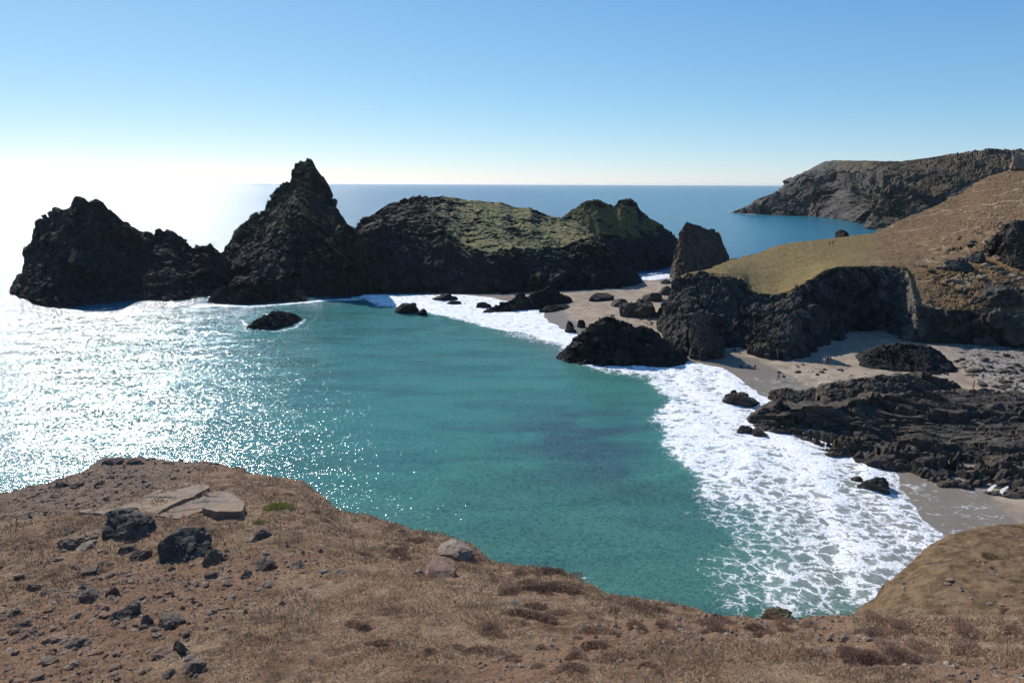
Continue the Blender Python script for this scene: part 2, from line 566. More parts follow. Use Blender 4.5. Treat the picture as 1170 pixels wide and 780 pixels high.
stack('rock_outcrop', 'low slanting rock outcrop on the sand at the foot of the green island', 'rock outcrop',
      [(552, 356), (568, 350), (582.6, 343.6), (593, 336), (603, 338), (613, 333), (628.7, 328), (639, 333), (652, 340), (654, 347)],
      [(552, 357), (582.6, 355.5), (618.5, 352.5), (640, 350), (654, 348)],
      6, 7, 0.3, 2.6, 0.8, seed=81, prof=0.2, zb=0.2)
stack('rock', 'flat grey rock lying just in front of the slanting outcrop on the sand', 'rock',
      [(616, 354), (624, 350), (636, 348), (648, 348.5), (656, 351)],
      [(616, 356), (630, 356.5), (645, 355), (656, 352)], 3, 3, 0.25, 1.5, 0.3, seed=82, zb=0.3)

# ------------------------------------------------------------------ beach
SHORE = [(520, 336), (560, 340), (590, 347), (619, 355), (622, 366), (637, 374), (657, 381), (700, 397), (750, 408), (784, 414), (823, 420.5), (849, 437),
         (867, 451), (890, 462), (950, 490), (1010, 530), (1024, 544), (1029, 562), (1047, 585), (1080, 617), (1120, 660), (1160, 720)]
LAND = SHORE + [(1700, 760), (1900, 380), (1100, 330), (836, 312), (800, 315), (775, 316), (752, 320), (735, 320), (700, 318), (600, 318), (520, 325)]


def poly_world(pp):
    a = np.array(pp, float)
    return PZ(a[:, 0], a[:, 1], 0.0)[:, :2]


def seg_dist(XY, P, closed):
    n = len(P)
    best = np.full(len(XY), 1e9)
    for i in range(n if closed else n - 1):
        a = P[i]; b = P[(i + 1) % n]
        ab = b - a
        t = np.clip(((XY - a) @ ab) / (ab @ ab + 1e-9), 0, 1)
        d = np.hypot(*(XY - a - t[:, None] * ab).T)
        best = np.minimum(best, d)
    return best


def inside(XY, P):
    x, y = XY.T
    c = np.zeros(len(XY), bool)
    j = len(P) - 1
    for i in range(len(P)):
        xi, yi = P[i]; xj, yj = P[j]
        with np.errstate(divide='ignore', invalid='ignore'):
            m = ((yi > y) != (yj > y)) & (x < (xj - xi) * (y - yi) / (yj - yi) + xi)
        c ^= m
        j = i
    return c


def sdist(XY, P):
    d = seg_dist(XY, P, True)
    return np.where(inside(XY, P), d, -d)


LANDW = poly_world(LAND)
bx = np.arange(-40, 190, 0.8); by = np.arange(45, 330, 0.8)
BX, BY = np.meshgrid(bx, by)
XY = np.stack([BX.ravel(), BY.ravel()], 1)
sdb = sdist(XY, LANDW)
p3 = np.c_[XY, np.zeros(len(XY))]
sdn = sdb + 1.3 * fbm(p3 / 4.5, 4, 5)
zb_ = np.where(sdn > 0, np.minimum(sdn * 0.07, 1.2) + np.clip(sdn - 17, 0, 60) * 0.02, np.maximum(sdn * 0.12, -0.9))
zb_ += 0.07 * fbm(p3 / 6, 4, 8) * sstep(2, 12, sdb) + 0.03 * fbm(p3 / 1.2, 3, 9) * sstep(3, 10, sdb)
keep = sdb > -9
idx = -np.ones(len(XY), int); idx[keep] = np.arange(keep.sum())
Fb = grid_faces(len(by), len(bx))
Fb = idx[Fb]; Fb = Fb[(Fb >= 0).all(1)]


def beach_mat():
    n = NT('sand')
    wet = n.attr('wet')
    dry = n.mix(n.mr(n.noise(0.3, 7, 0.65), 0.36, 0.62), (.235, .178, .125), (.37, .285, .2))
    dry = n.mix(n.mr(n.noise(2.5, 6, 0.7), 0.52, 0.66, 0, 0.5), dry, (.2, .16, .12))
    wetc = n.mix(n.noise(0.25, 5, 0.6), (.17, .135, .1), (.24, .195, .145))
    c = n.mix(n.mr(n.math('ADD', wet, n.math('MULTIPLY', n.math('SUBTRACT', n.noise(0.2, 4, 0.5), 0.5), 0.8)), 0.35, 0.65), dry, wetc)
    # thin foam lines left by the swash
    wv = n.vmath('ADD', n.pos, n.scl(n.noise(0.35, 3, 0.5, col=True), (4.0, 4.0, 0)))
    ln = n.mr(n.voro(0.5, vec=wv), 0.0, 0.06, 1, 0)
    ln = n.math('MULTIPLY', ln, n.mr(n.noise(0.4, 5, 0.75), 0.46, 0.62))
    c = n.mix(n.math('MULTIPLY', ln, n.math('MULTIPLY', n.attr('swash'), 0.8)), c, (.7, .69, .66))
    rk = n.mr(n.noise(0.9, 4, 0.75), 0.63, 0.68)
    c = n.mix(n.math('MULTIPLY', rk, n.attr('pebbly')), c, (.07, .062, .055))
    pb = n.voro(3.0, 'F1', out='Color')
    pc = n.ramp(pb, [(0.2, (.07, .062, .055)), (0.5, (.2, .17, .14)), (0.8, (.38, .33, .28))])
    c = n.mix(n.attr('pebbly'), c, pc)
    h = n.math('ADD', n.noise(1.6, 6, 0.6), n.math('MULTIPLY', n.voro(3.0, 'F1'), n.math('MULTIPLY', n.attr('pebbly'), 2.0)))
    return n.done(c, n.mr(wet, 0.2, 0.8, 0.95, 0.45), n.bump(h, 0.08, 0.8), 0.3)


Xk = XY[keep]
zk = zb_[keep]
sk = sdb[keep]
far = Xk[:, 1] > 175
wet = np.where(far, 1 - sstep(3, 12, sk), 1 - sstep(7, 15, sk))
swash = (1 - sstep(6, 13, sk)) * (Xk[:, 1] < 130)
SW2 = poly_world([(840, 430), (880, 430), (940, 425), (985, 430), (960, 450), (900, 470)])
swash = np.maximum(swash, sstep(-1, 3, sdist(Xk, SW2)) * 0.8)
PEB = poly_world([(1075, 405), (1105, 398), (1240, 400), (1300, 470), (1150, 475), (1120, 440), (1098, 425)])
pebbly = sstep(-3, 3, sdist(Xk, PEB))
zk = zk + pebbly * (0.35 * fbm(np.c_[Xk, 0 * zk] / 1.6, 3, 77) + 0.25)
beach = mesh_np('beach', np.c_[Xk, zk], Fb, beach_mat(), True, None, {'wet': wet, 'swash': swash, 'pebbly': pebbly})
tag(beach, 'pale brown sand beach between the cove water and the cliffs', 'beach', kind='structure')

# ------------------------------------------------------------------ sea
def axis(lo, hi, step, far_lo, far_hi, g=1.22):
    c = list(np.arange(lo, hi, step))
    a, s = hi, step
    while a < far_hi:
        c.append(a); s *= g; a += s
    a, s = lo, step
    pre = []
    while a > far_lo:
        s *= g; a -= s; pre.append(a)
    return np.array(pre[::-1] + c)


sx = axis(-190, 130, 0.9, -32000, 32000)
sy = axis(46, 300, 0.9, -400, 36000)
SX, SY = np.meshgrid(sx, sy)
XY = np.stack([SX.ravel(), SY.ravel()], 1)
nearm = (XY[:, 0] > -260) & (XY[:, 0] < 420) & (XY[:, 1] > 30) & (XY[:, 1] < 1100)
foam = np.zeros(len(XY)); lace = np.zeros(len(XY)); shal = np.zeros(len(XY)); sandy = np.zeros(len(XY))
XN = XY[nearm]
nz3 = np.c_[XN, np.zeros(len(XN))]
wob = 1.2 * fbm(nz3 / 4.0, 3, 90) + 0.6 * fbm(nz3 / 1.5, 2, 92)
DENSE = poly_world([(408, 341), (425, 348), (455, 352), (490, 360), (520, 366), (560, 377), (600, 384), (630, 395), (650, 412), (663, 420), (690, 425),
                    (735, 432), (739, 444), (757, 456), (743, 467), (733, 476), (748, 488), (748, 503), (762, 518), (764, 531), (782, 545),
                    (779, 560), (786, 572), (812, 580), (838, 592), (850, 615), (843, 640), (838, 665), (845, 690), (850, 720), (1010, 720), (1240, 700),
                    (1240, 560), (1000, 500), (900, 455), (850, 425), (800, 402), (700, 375), (640, 358), (600, 343), (560, 336), (408, 336)])
LACE = poly_world([(560, 384), (620, 398), (640, 415), (690, 433), (725, 437), (745, 462), (724, 478), (738, 500), (750, 525), (768, 548), (768, 575), (772, 598),
                   (800, 606), (775, 630), (764, 646), (768, 672), (790, 690), (810, 720), (1000, 730), (1000, 560), (850, 450), (700, 385), (600, 350)])
d1 = sdist(XN, DENSE) + wob * 0.9
d2 = sdist(XN, LACE) + wob * 1.5
fo = sstep(-0.6, 3.4, d1) * 0.98
# thinner brown and green patches inside the foam towards the near corner
thin = np.clip(fbm(nz3 / 7.0, 4, 95) * 1.1 + 0.25, 0, 1) * sstep(100, 72, XN[:, 1]) * 0.42
fo = fo - thin * fo
la = sstep(-2.0, 6.0, d2) * 0.5
sdl0 = sdist(XN, LANDW) + 3.0 * fbm(nz3 / 11, 3, 101)
wv_ = 0.5 + 0.5 * np.sin(sdl0 * 2 * np.pi / 8.5)
fo = fo * (1 - 0.22 * sstep(0.35, 1.0, wv_) * sstep(-40, -6, sdl0) * (XN[:, 1] < 150))
crest = sstep(0.75, 0.0, wv_) * fo * (XN[:, 1] < 160)
fo = fo * (1 - 0.24 * sstep(105, 70, XN[:, 1]))
fo = np.maximum(fo, la)
# surf lines: (polyline, half width m, density)
LINES = [([(222, 350), (250, 349), (285, 350.5), (320, 348), (345, 346), (375, 343), (410, 342)], 1.8, 0.75),
         ([(405, 340), (450, 339), (500, 339), (560, 341)], 1.6, 0.85),
         ([(440, 349), (480, 348), (540, 352)], 3.0, 0.8),
         ([(276, 366), (285, 375), (313, 379), (338, 374), (348, 365)], 0.8, 0.6),
         ([(60, 352), (90, 355), (130, 352)], 1.0, 0.5),
         ([(733, 319), (750, 317), (772, 314)], 5.0, 0.95),
         ([(742, 313), (772, 309)], 2.5, 0.6),
         ([(836, 242.5), (846, 241), (860, 244)], 5, 0.8), ([(820, 241), (838, 239.5)], 3, 0.5),
         ([(902, 254), (875, 257), (850, 259), (825, 262)], 2.0, 0.5), ([(944, 253), (955, 256)], 4, 0.7), ([(958, 252), (985, 258), (996, 262)], 4, 0.75),
         ([(870, 246), (921, 248.5), (945, 250), (966, 255)], 3.0, 0.5), ([(800, 233), (830, 234)], 4, 0.3),
         ([(652, 657), (690, 661), (715, 665)], 0.35, 0.42), ([(620, 618), (660, 622)], 0.3, 0.38)]
for pl, wd, de in LINES:
    dd = seg_dist(XN, poly_world(pl), False) + wob * wd * 0.35
    fo = np.maximum(fo, de * (1 - sstep(wd * 0.4, wd * 1.6, dd)))
foam[nearm] = fo
sdl = sdist(XN, LANDW)
sandy[nearm] = sstep(-22, -3, sdl + 2 * wob) * (XN[:, 1] < 260)
sandy[nearm] = np.maximum(sandy[nearm], sstep(0, 12, d1) * 0.9 * (XN[:, 1] < 150))
sd3 = sstep(-26, -2, sdl + 4 * fbm(nz3 / 14, 3, 97)) * (XN[:, 1] < 270)
weed = np.zeros(len(XY))
WEED = poly_world([(585, 500), (640, 465), (720, 470), (745, 520), (770, 545), (740, 570), (640, 545)])
weed[nearm] = sstep(-12, 8, sdist(XN, WEED) + 4 * fbm(nz3 / 10, 3, 99))
cove = np.clip(1 - np.hypot((XN[:, 0] + 30) / 175, (XN[:, 1] - 110) / 175) ** 3, 0, 1)
shal[nearm] = np.clip(cove * 1.25, 0, 1)
green = np.zeros(len(XY)); green[nearm] = sd3
z = np.zeros(len(XY))
z[nearm] += (0.10 * fbm(np.c_[XN[:, 0] / 9, XN[:, 1] / 4.5, 0 * XN[:, 0]], 3, 61)) * sstep(1000, 300, XN[:, 1])
z[nearm] += fo * (0.16 * ridged(nz3 / 2.2, 3, 63) + 0.05) + 0.22 * crest
z[nearm] = np.where(z[nearm] > 0, z[nearm] * sstep(3, -4, sdist(XN, LANDW)), z[nearm]) - 0.25 * sstep(4, 9, sdist(XN, LANDW))


def sea_mat():
    n = NT('sea_water')
    foam = n.attr('foam'); cove = n.attr('cove'); sandy = n.attr('sandy'); green = n.attr('green')
    deep = n.mix(n.noise(0.01, 4, 0.6, n.scl(None, (1, 0.25, 1))), (.01, .085, .17), (.018, .125, .225))
    turq = n.mix(n.noise(0.035, 5, 0.6), (.042, .17, .138), (.075, .235, .185))
    turq = n.mix(n.mr(n.noise(0.06, 5, 0.6, n.scl(None, (0.5, 1.6, 1)), 0.5), 0.5, 0.7, 0, 0.4), turq, (.03, .1, .09))
    sx_ = n.t.nodes.new('ShaderNodeSeparateXYZ'); n.t.links.new(n.pos, sx_.inputs[0])
    ny = n.math('ADD', sx_.outputs[1], n.math('MULTIPLY', n.math('SUBTRACT', n.noise(0.03, 3, 0.5), 0.5), 90.0))
    turq = n.mix(n.mr(ny, 90, 215, 0, 0.85), turq, (.1, .275, .23))       # paler over the sandy northern floor
    turq = n.mix(n.mr(ny, 105, 60, 0, 0.7), turq, (.062, .155, .11))
    turq = n.mix(n.mr(sx_.outputs[0], 5, -60, 0, 0.7), turq, (.05, .2, .2))
    deep = n.mix(n.mr(sx_.outputs[0], 40, 240, 0, 0.75), deep, (.02, .165, .215))
    # broad swell bands and darker weed patches under the surface
    bw = n.noise(0.11, 4, 0.55, n.scl(None, (0.35, 1.3, 1)), 0.8)
    turq = n.mix(n.mr(bw, 0.42, 0.68, 0, 0.55), turq, (.038, .11, .1))
    turq = n.mix(n.math('MULTIPLY', n.attr('weed'), n.mr(n.noise(0.12, 5, 0.6, n.scl(None, (0.5, 1.3, 1))), 0.36, 0.58)), turq, (.045, .095, .092))
    c = n.mix(cove, deep, turq)
    c = n.mix(n.math('MULTIPLY', green, 0.75), c, (.095, .19, .125))
    c = n.mix(n.math('MULTIPLY', sandy, 0.85), c, (.19, .17, .125))
    # foam: lace along warped cell edges where thin, closing up where dense
    wv = n.vmath('ADD', n.pos, n.scl(n.noise(0.5, 4, 0.6, col=True), (3.8, 3.8, 0)))
    wv = n.vmath('ADD', wv, n.scl(n.noise(2.2, 3, 0.6, col=True), (0.7, 0.7, 0)))
    wv = n.scl(wv, (0.8, 1.0, 1.0))
    e1 = n.voro(0.58, vec=wv); e2 = n.voro(1.5, vec=wv); e3 = n.voro(4.0, vec=wv)
    h = n.math('ADD', n.math('MULTIPLY', n.math('MINIMUM', n.math('MULTIPLY', e1, 3.2), 1.0), 0.52),
               n.math('ADD', n.math('MULTIPLY', n.math('MINIMUM', n.math('MULTIPLY', e2, 2.8), 1.0), 0.34),
                      n.math('MULTIPLY', n.math('MINIMUM', n.math('MULTIPLY', e3, 2.0), 1.0), 0.16)))
    h = n.math('ADD', h, n.math('MULTIPLY', n.math('SUBTRACT', n.noise(0.5, 6, 0.68), 0.5), 0.42))
    dd = n.math('SUBTRACT', n.math('MULTIPLY', foam, 1.05), 0.3)
    F = n.mr(n.math('SUBTRACT', dd, h), -0.15, 0.22)
    F = n.math('MULTIPLY', F, n.mr(foam, 0.08, 0.3))
    veil = n.math('MULTIPLY', n.mr(foam, 0.3, 1.0), 0.3)
    F = n.math('MAXIMUM', F, veil)
    ft = n.math('ADD', n.math('MULTIPLY', n.noise(0.9, 7, 0.72, n.scl(None, (1.0, 1.5, 1)), 0.8), 0.6), n.math('MULTIPLY', n.math('SUBTRACT', 1.0, h), 0.4))
    white = n.mix(n.mr(ft, 0.3, 0.56), (.58, .59, .58), (.96, .95, .93))
    c = n.mix(F, c, white)
    # ripples as slopes, the same at every distance
    s1 = n.noise(0.25, 2, 0.5, n.scl(None, (0.8, 1.3, 1)), col=True)
    s2 = n.noise(1.9, 3, 0.6, n.scl(None, (0.9, 1.1, 1)), col=True)
    s3 = n.noise(5.2, 3, 0.65, n.scl(None, (0.9, 1.1, 1)), col=True)
    sl = n.vmath('ADD', n.scl(n.vmath('SUBTRACT', s2, (.5, .5, .5)), (0.85, 0.85, 0)),
                 n.scl(n.vmath('SUBTRACT', s3, (.5, .5, .5)), (1.32, 1.32, 0)))
    sl = n.vmath('ADD', sl, n.scl(n.vmath('SUBTRACT', s1, (.5, .5, .5)), (.22, .22, 0)))
    # the open sea outside the cove is choppier
    chop = n.math('ADD', 1.0, n.math('MULTIPLY', n.math('SUBTRACT', 1.0, cove), 1.0))
    sc_ = n.t.nodes.new('ShaderNodeVectorMath'); sc_.operation = 'SCALE'
    n.t.links.new(sl, sc_.inputs[0]); n.t.links.new(chop, sc_.inputs['Scale'])
    sl = sc_.outputs[0]
    nv = n.vmath('NORMALIZE', n.vmath('ADD', n.geo.outputs['Normal'], sl))
    # foam bump
    hb = n.math('ADD', n.noise(1.3, 8, 0.72, None, 0.6), n.math('MULTIPLY', n.math('SUBTRACT', 1.0, h), 0.5))
    nb = n.bump(hb, 0.26, 1.0)
    mixn = n.t.nodes.new('ShaderNodeMix'); mixn.data_type = 'VECTOR'
    n.t.links.new(F, mixn.inputs[0]); n.t.links.new(nv, mixn.inputs[4]); n.t.links.new(nb, mixn.inputs[5])
    n.lk(c, n.b.inputs['Base Color'])
    n.lk(n.math('MAXIMUM', n.mr(F, 0, 0.6, 0.11, 0.9), n.math('MULTIPLY', n.math('SUBTRACT', 1.0, cove), 0.2)), n.b.inputs['Roughness'])
    n.b.inputs['IOR'].default_value = 1.33
    n.t.links.new(mixn.outputs[1], n.b.inputs['Normal'])
    return n.m


sea = mesh_np('sea', np.c_[XY, z], grid_faces(len(sy), len(sx)), sea_mat(), True, None,
              {'weed': weed, 'foam': foam, 'cove': shal, 'sandy': sandy, 'green': green})
tag(sea, 'turquoise cove water and blue open sea reaching the horizon', 'sea', kind='structure')

# ------------------------------------------------------------------ terrain by columns
def ip(px, tab, k):
    a = np.array(tab, float)
    return np.interp(px, a[:, 0], a[:, k])


# grassy headland on the right
hp = np.r_[np.linspace(752, 1180, 860), np.linspace(1182, 1500, 150)]
HB = [(752, 376), (760, 386), (784, 401), (800, 398), (827, 394), (845, 394.5), (860, 399), (878, 406), (905, 408), (925, 404), (945, 392), (965, 384), (1000, 378),
      (1018, 382), (1030, 391), (1060, 394), (1110, 397), (1170, 402), (1300, 415), (1500, 430)]
HE = [(752, 374, 185), (762, 352, 184), (770, 336, 184), (775, 319, 185), (785, 314, 184), (810, 311, 182), (833, 314, 180), (849, 322, 178), (856, 332, 176),
      (869, 336, 174), (890, 336, 174), (918, 325.5, 175), (928, 318.5, 177), (941, 310, 179), (956, 305, 182), (974, 304.5, 184), (1000, 304.5, 186),
      (1026, 304.8, 187), (1036, 307, 186), (1040, 322, 178), (1044, 343, 168), (1050, 349, 167), (1080, 352, 166), (1110, 354, 164), (1140, 366, 160), (1170, 376, 156), (1300, 395, 145), (1500, 410, 130)]
HM = [(752, 373.8, 187), (762, 351.5, 187), (770, 335, 188), (775, 318, 189), (785, 313.2, 190), (813, 308, 194), (833, 304, 200), (849, 309, 198), (869, 318, 194), (890, 314, 200), (918, 306, 206), (941, 298, 212),
      (956, 294, 216), (974, 290.5, 220), (1000, 287, 224), (1026, 284, 226), (1050, 285, 222), (1080, 288, 214), (1110, 290, 208), (1140, 292, 203), (1170, 295, 198), (1300, 300, 188), (1500, 310, 178)]
HF = [(752, 373.5, 189), (762, 351, 191), (770, 334, 193), (775, 317, 196), (785, 312.5, 200), (813, 307, 212), (833, 297.5, 230), (859, 291.5, 240), (885, 281, 250), (905, 277, 254), (931, 274, 258), (956, 271.5, 263),
      (982, 268, 268), (1000, 266, 272), (1024, 254, 290), (1065, 237, 318), (1096, 222, 345), (1126, 204, 372), (1147, 196, 388), (1170, 191, 400), (1300, 160, 440), (1500, 120, 480)]
zbh = 1.6
Bq = PZ(hp, ip(hp, HB, 1), zbh)
Eq = PY(hp, ip(hp, HE, 1), ip(hp, HE, 2))
Fq = PY(hp, ip(hp, HF, 1), ip(hp, HF, 2))
Mq = PY(hp, ip(hp, HM, 1), ip(hp, HM, 2))


def blur_cols(A, n):
    k = np.hanning(n + 2)[1:-1]; k /= k.sum()
    P = np.pad(A, ((n // 2, n // 2), (0, 0)), mode='edge')
    return np.stack([np.convolve(P[:, i], k, 'valid') for i in range(3)], 1)


E2 = [(1026, 301, 195), (1038, 304, 190), (1050, 309, 185), (1080, 313, 181), (1110, 318, 176), (1140, 327, 171), (1170, 337, 167), (1300, 350, 158), (1500, 360, 150)]
wE = sstep(1026, 1040, hp)[:, None]
E2q = PY(hp, ip(hp, E2, 1), ip(hp, E2, 2)) * wE + (Eq * 0.8 + Mq * 0.2) * (1 - wE)
Eq = blur_cols(Eq, 13); E2q = blur_cols(E2q, 17); Mq = blur_cols(Mq, 61); Fq = blur_cols(Fq, 13); Bq = blur_cols(Bq, 9)
B0 = Bq.copy(); B0[:, 2] = -1.0; B0[:, 1] -= 0.6
mid = Bq * 0.5 + Eq * 0.5; mid[:, 2] += 0.8
K1 = Fq.copy(); K1[:, 1] += 7; K1[:, 2] -= 5
K2 = Fq.copy(); K2[:, 1] += 26; K2[:, 2] = np.minimum(-2, Fq[:, 2] - 20) * sstep(1150, 1000, hp) + (Fq[:, 2] - 8) * sstep(1000, 1150, hp)
Gh = densify(np.array([B0, Bq, mid, Eq, E2q, Mq, Fq, K1, K2]), [2, 28, 28, 30, 65, 95, 8, 14])
# soften creases across rows
for _ in range(3):
    Gs = Gh.copy(); Gs[1:-1] = (Gh[:-2] + 2 * Gh[1:-1] + Gh[2:]) / 4
    Gs[:3] = Gh[:3]; Gh = Gs
Nh = grid_normals(Gh)
pf = Gh.reshape(-1, 3)
vrow = np.linspace(0, 1, Gh.shape[0])
rowi = np.arange(Gh.shape[0])
PX = np.broadcast_to(hp[None, :], Gh.shape[:2]).ravel()
ragged = fbm(np.c_[hp / 7.0, 0 * hp, 0 * hp], 4, 215) * 9 + fbm(np.c_[hp / 1.6, 0 * hp, 0 * hp], 2, 216) * 3
cliffw = np.clip((61 + np.clip(ragged * 0.5, -2, 5)[None, :] - rowi[:, None]) / 5.0, 0, 1)
farw = np.clip((rowi - 246) / 6.0, 0, 1)[:, None] * np.ones((1, len(hp)))
# stony ground on the right part of the hillside
RUB = sstep(1030, 1110, PX) * sstep(0.10, 0.32, fbm(pf / 22, 3, 203) + 0.28 * sstep(260, 180, pf[:, 1]))
RUB = RUB * sstep(270, 225, pf[:, 1])
rockw = np.maximum(np.maximum(cliffw, farw).ravel(), RUB * 0.55)
d = (rock_disp(pf, 8.5, 1.7, 205, joints=0.25) + rock_disp(pf, 2.6, 0.5, 225, joints=0.2)) * rockw
soft = 0.9 * fbm(pf / 25, 3, 207) + 0.3 * fbm(pf / 5, 4, 209)
soft = soft * (0.25 + 0.75 * sstep(1000, 1080, PX)) + (0.14 + 0.24 * sstep(960, 1080, PX)) * fbm(pf / 2.2, 3, 211) + 0.10 * ridged(pf / 0.9, 2, 212)
# long terracettes and worn tracks on the hillside
ter = ridged(np.c_[pf[:, 0] / 60, pf[:, 1] / 60, pf[:, 2] / 4.0], 3, 213)
soft += 0.14 * ter * sstep(1020, 1120, PX) * sstep(8, 20, pf[:, 2])
soft *= (1 - cliffw.ravel())
dd = (d + soft).reshape(Gh.shape[:2])
Gh = Gh + Nh * dd[..., None]
Nh = grid_normals(Gh)
nz = Nh.reshape(-1, 3)[:, 2]
veg = np.clip(1.15 - rockw * 0.9, 0, 1) * sstep(0.3, 0.72, nz) * 1.1 + 0.15 * sstep(0.6, 0.9, nz)


def head_mat():
    n = NT('headland_turf_and_rock')
    a = n.noise(0.4, 8, 0.62); b = n.noise(2.8, 6, 0.65)
    st = n.noise(0.6, 5, 0.6, n.scl(None, (1.0, 1.0, 0.4)), 0.6)
    f = n.math('ADD', n.math('MULTIPLY', a, 0.4), n.math('ADD', n.math('MULTIPLY', b, 0.33), n.math('MULTIPLY', st, 0.27)))
    rock = n.ramp(f, [(0.36, (.016, .0155, .015)), (0.5, (.055, .05, .043)), (0.66, (.145, .128, .106))])
    pale = n.mr(n.noise(0.16, 6, 0.7), 0.60, 0.68)
    pale = n.math('MAXIMUM', pale, n.math('MULTIPLY', n.attr('pale'), n.mr(n.noise(0.5, 6, 0.7), 0.42, 0.56)))
    rock = n.mix(n.math('MULTIPLY', pale, 0.6), rock, (.27, .235, .19))
    v = n.attr('veg')
    vf = n.mr(n.math('ADD', v, n.math('MULTIPLY', n.math('SUBTRACT', n.noise(0.9, 6, 0.65), 0.5), 0.9)), 0.36, 0.55)
    g = n.mix(n.noise(0.09, 6, 0.6, n.scl(None, (1, 1, 2))), (.165, .128, .05), (.235, .185, .08))
    g = n.mix(n.mr(n.noise(0.5, 7, 0.75), 0.46, 0.66, 0, 0.75), g, (.105, .078, .034))
    g = n.mix(n.mr(n.noise(2.6, 5, 0.75), 0.5, 0.7, 0, 0.6), g, (.26, .2, .1))
    br = n.mix(n.noise(0.3, 6, 0.7), (.135, .082, .042), (.245, .165, .09))
    br = n.mix(n.mr(n.noise(1.3, 6, 0.7), 0.5, 0.64, 0, 0.8), br, (.055, .04, .024))
    pth = n.mr(n.math('ABSOLUTE', n.math('SUBTRACT', n.noise(0.045, 2, 0.4, n.scl(None, (0.6, 1.0, 1.6)), 0.4), 0.5)), 0.0, 0.018, 0.75, 0)
    br = n.mix(pth, br, (.36, .29, .2))
    turf = n.mix(n.mr(n.math('ADD', n.attr('bracken'), n.math('MULTIPLY', n.math('SUBTRACT', n.noise(0.12, 5, 0.6), 0.5), 1.2)), 0.35, 0.65), g, br)
    turf = n.mix(1.0, turf, (1.06, .96, .82), 'MULTIPLY')
    c = n.mix(vf, rock, turf)
    h = n.math('ADD', n.noise(1.1, 10, 0.65), n.math('MULTIPLY', n.noise(5, 6, 0.65), 0.3))
    return n.done(c, 0.95, n.bump(h, 0.35, 0.9), 0.2)


brk = sstep(950, 1050, PX + (pf[:, 1] - 230) * 0.10)
headland = mesh_np('headland_terrain', Gh.reshape(-1, 3), grid_faces(*Gh.shape[:2]), head_mat(), False, None, {'veg': veg, 'bracken': brk, 'pale': np.exp(-((PX - 1038) / 9) ** 2) * sstep(0, 1, PX > 0) + 0.6 * np.exp(-((PX - 1012) / 10) ** 2)})
tag(headland, 'grassy clifftop headland with dark cliffs dropping to the beach', 'headland', kind='structure')

# far headland
fp = np.linspace(834, 1420, 620)
FB = [(834, 243.2), (870, 245), (895, 246.5), (921, 247), (944, 248.5), (965, 254), (983, 257.7), (993, 261.5), (1005, 264), (1040, 266), (1420, 268)]
FR = [(834, 243, 4), (845, 240, 20), (854, 238, 30), (866, 233, 50), (870, 231, 60), (883, 222, 90), (895.6, 216.7, 110), (908, 208, 130), (916, 201, 140), (924, 198, 150),
      (934, 192.5, 165), (944, 184.6, 180), (955, 183, 190), (967, 183, 200), (993, 183, 230), (1029, 184, 300), (1060, 181, 360), (1090, 176, 420), (1121, 173, 460), (1160, 172.4, 480), (1420, 165, 560)]
Bf = PZ(fp, ip(fp, FB, 1), 0)
Rf = PY(fp, ip(fp, FR, 1), Bf[:, 1] + ip(fp, FR, 2))
B0 = Bf.copy(); B0[:, 2] = -4; B0[:, 1] -= 3
m1 = Bf * 0.86 + Rf * 0.14; m1[:, 2] = Rf[:, 2] * 0.5
m2 = Bf * 0.55 + Rf * 0.45; m2[:, 2] = Rf[:, 2] * 0.85
Kf = Rf.copy(); Kf[:, 1] += 160; Kf[:, 2] = Rf[:, 2] - 30
Gf = densify(np.array([B0, Bf, m1, m2, Rf, Kf]), [2, 70, 50, 50, 20])
for _ in range(6):
    Gs = Gf.copy(); Gs[1:-1] = (Gf[:-2] + 2 * Gf[1:-1] + Gf[2:]) / 4
    Gs[:3] = Gf[:3]; Gf = Gs
Nf = grid_normals(Gf)
pf2 = Gf.reshape(-1, 3)
q = pf2.copy(); q[:, 0] += pf2[:, 2] * 0.9 - pf2[:, 1] * 0.35
big = ridged(np.c_[q[:, 0] / 75, q[:, 1] / 200, pf2[:, 2] / 150], 2, 301, 0.4)
big = np.minimum(big - 0.5, 0.15) * 22
fade = sstep(0, 45, np.abs(np.linalg.norm(pf2 - np.tile(Rf, (Gf.shape[0], 1, 1)).reshape(-1, 3), axis=1)))
top = np.clip((172 - np.arange(Gf.shape[0])) / 95, 0, 1)[:, None] * np.ones((1, len(fp)))
top = np.maximum(top, sstep(975, 900, fp)[None, :] * 0.5)
end = sstep(834, 862, np.tile(fp, Gf.shape[0]))
dd = (big * (0.08 + 0.92 * fade) * top.ravel() + (rock_disp(pf2, 28, 7.5, 305, joints=0.1) - 2.0) * (0.06 + 0.94 * top.ravel())) * (0.2 + 0.8 * end)
Gf = Gf + Nf * dd.reshape(Gf.shape[:2])[..., None]
Nf = grid_normals(Gf)
nzf = Nf.reshape(-1, 3)[:, 2]
pz = Gf.reshape(-1, 3)
vegf = sstep(0.3, 0.6, nzf + 0.25 * fbm(pz / 40, 3, 309)) * sstep(0, 26, pz[:, 2] + 12 * fbm(pz / 30, 3, 311)) * sstep(925, 985, np.tile(fp, Gf.shape[0]))
hills = mesh_np('hills', pz, grid_faces(*Gf.shape[:2]), M_FAR, False, None, {'veg': vegf})
tag(hills, 'distant brown headland with rocky cliffs beyond the bay', 'headland', kind='structure')

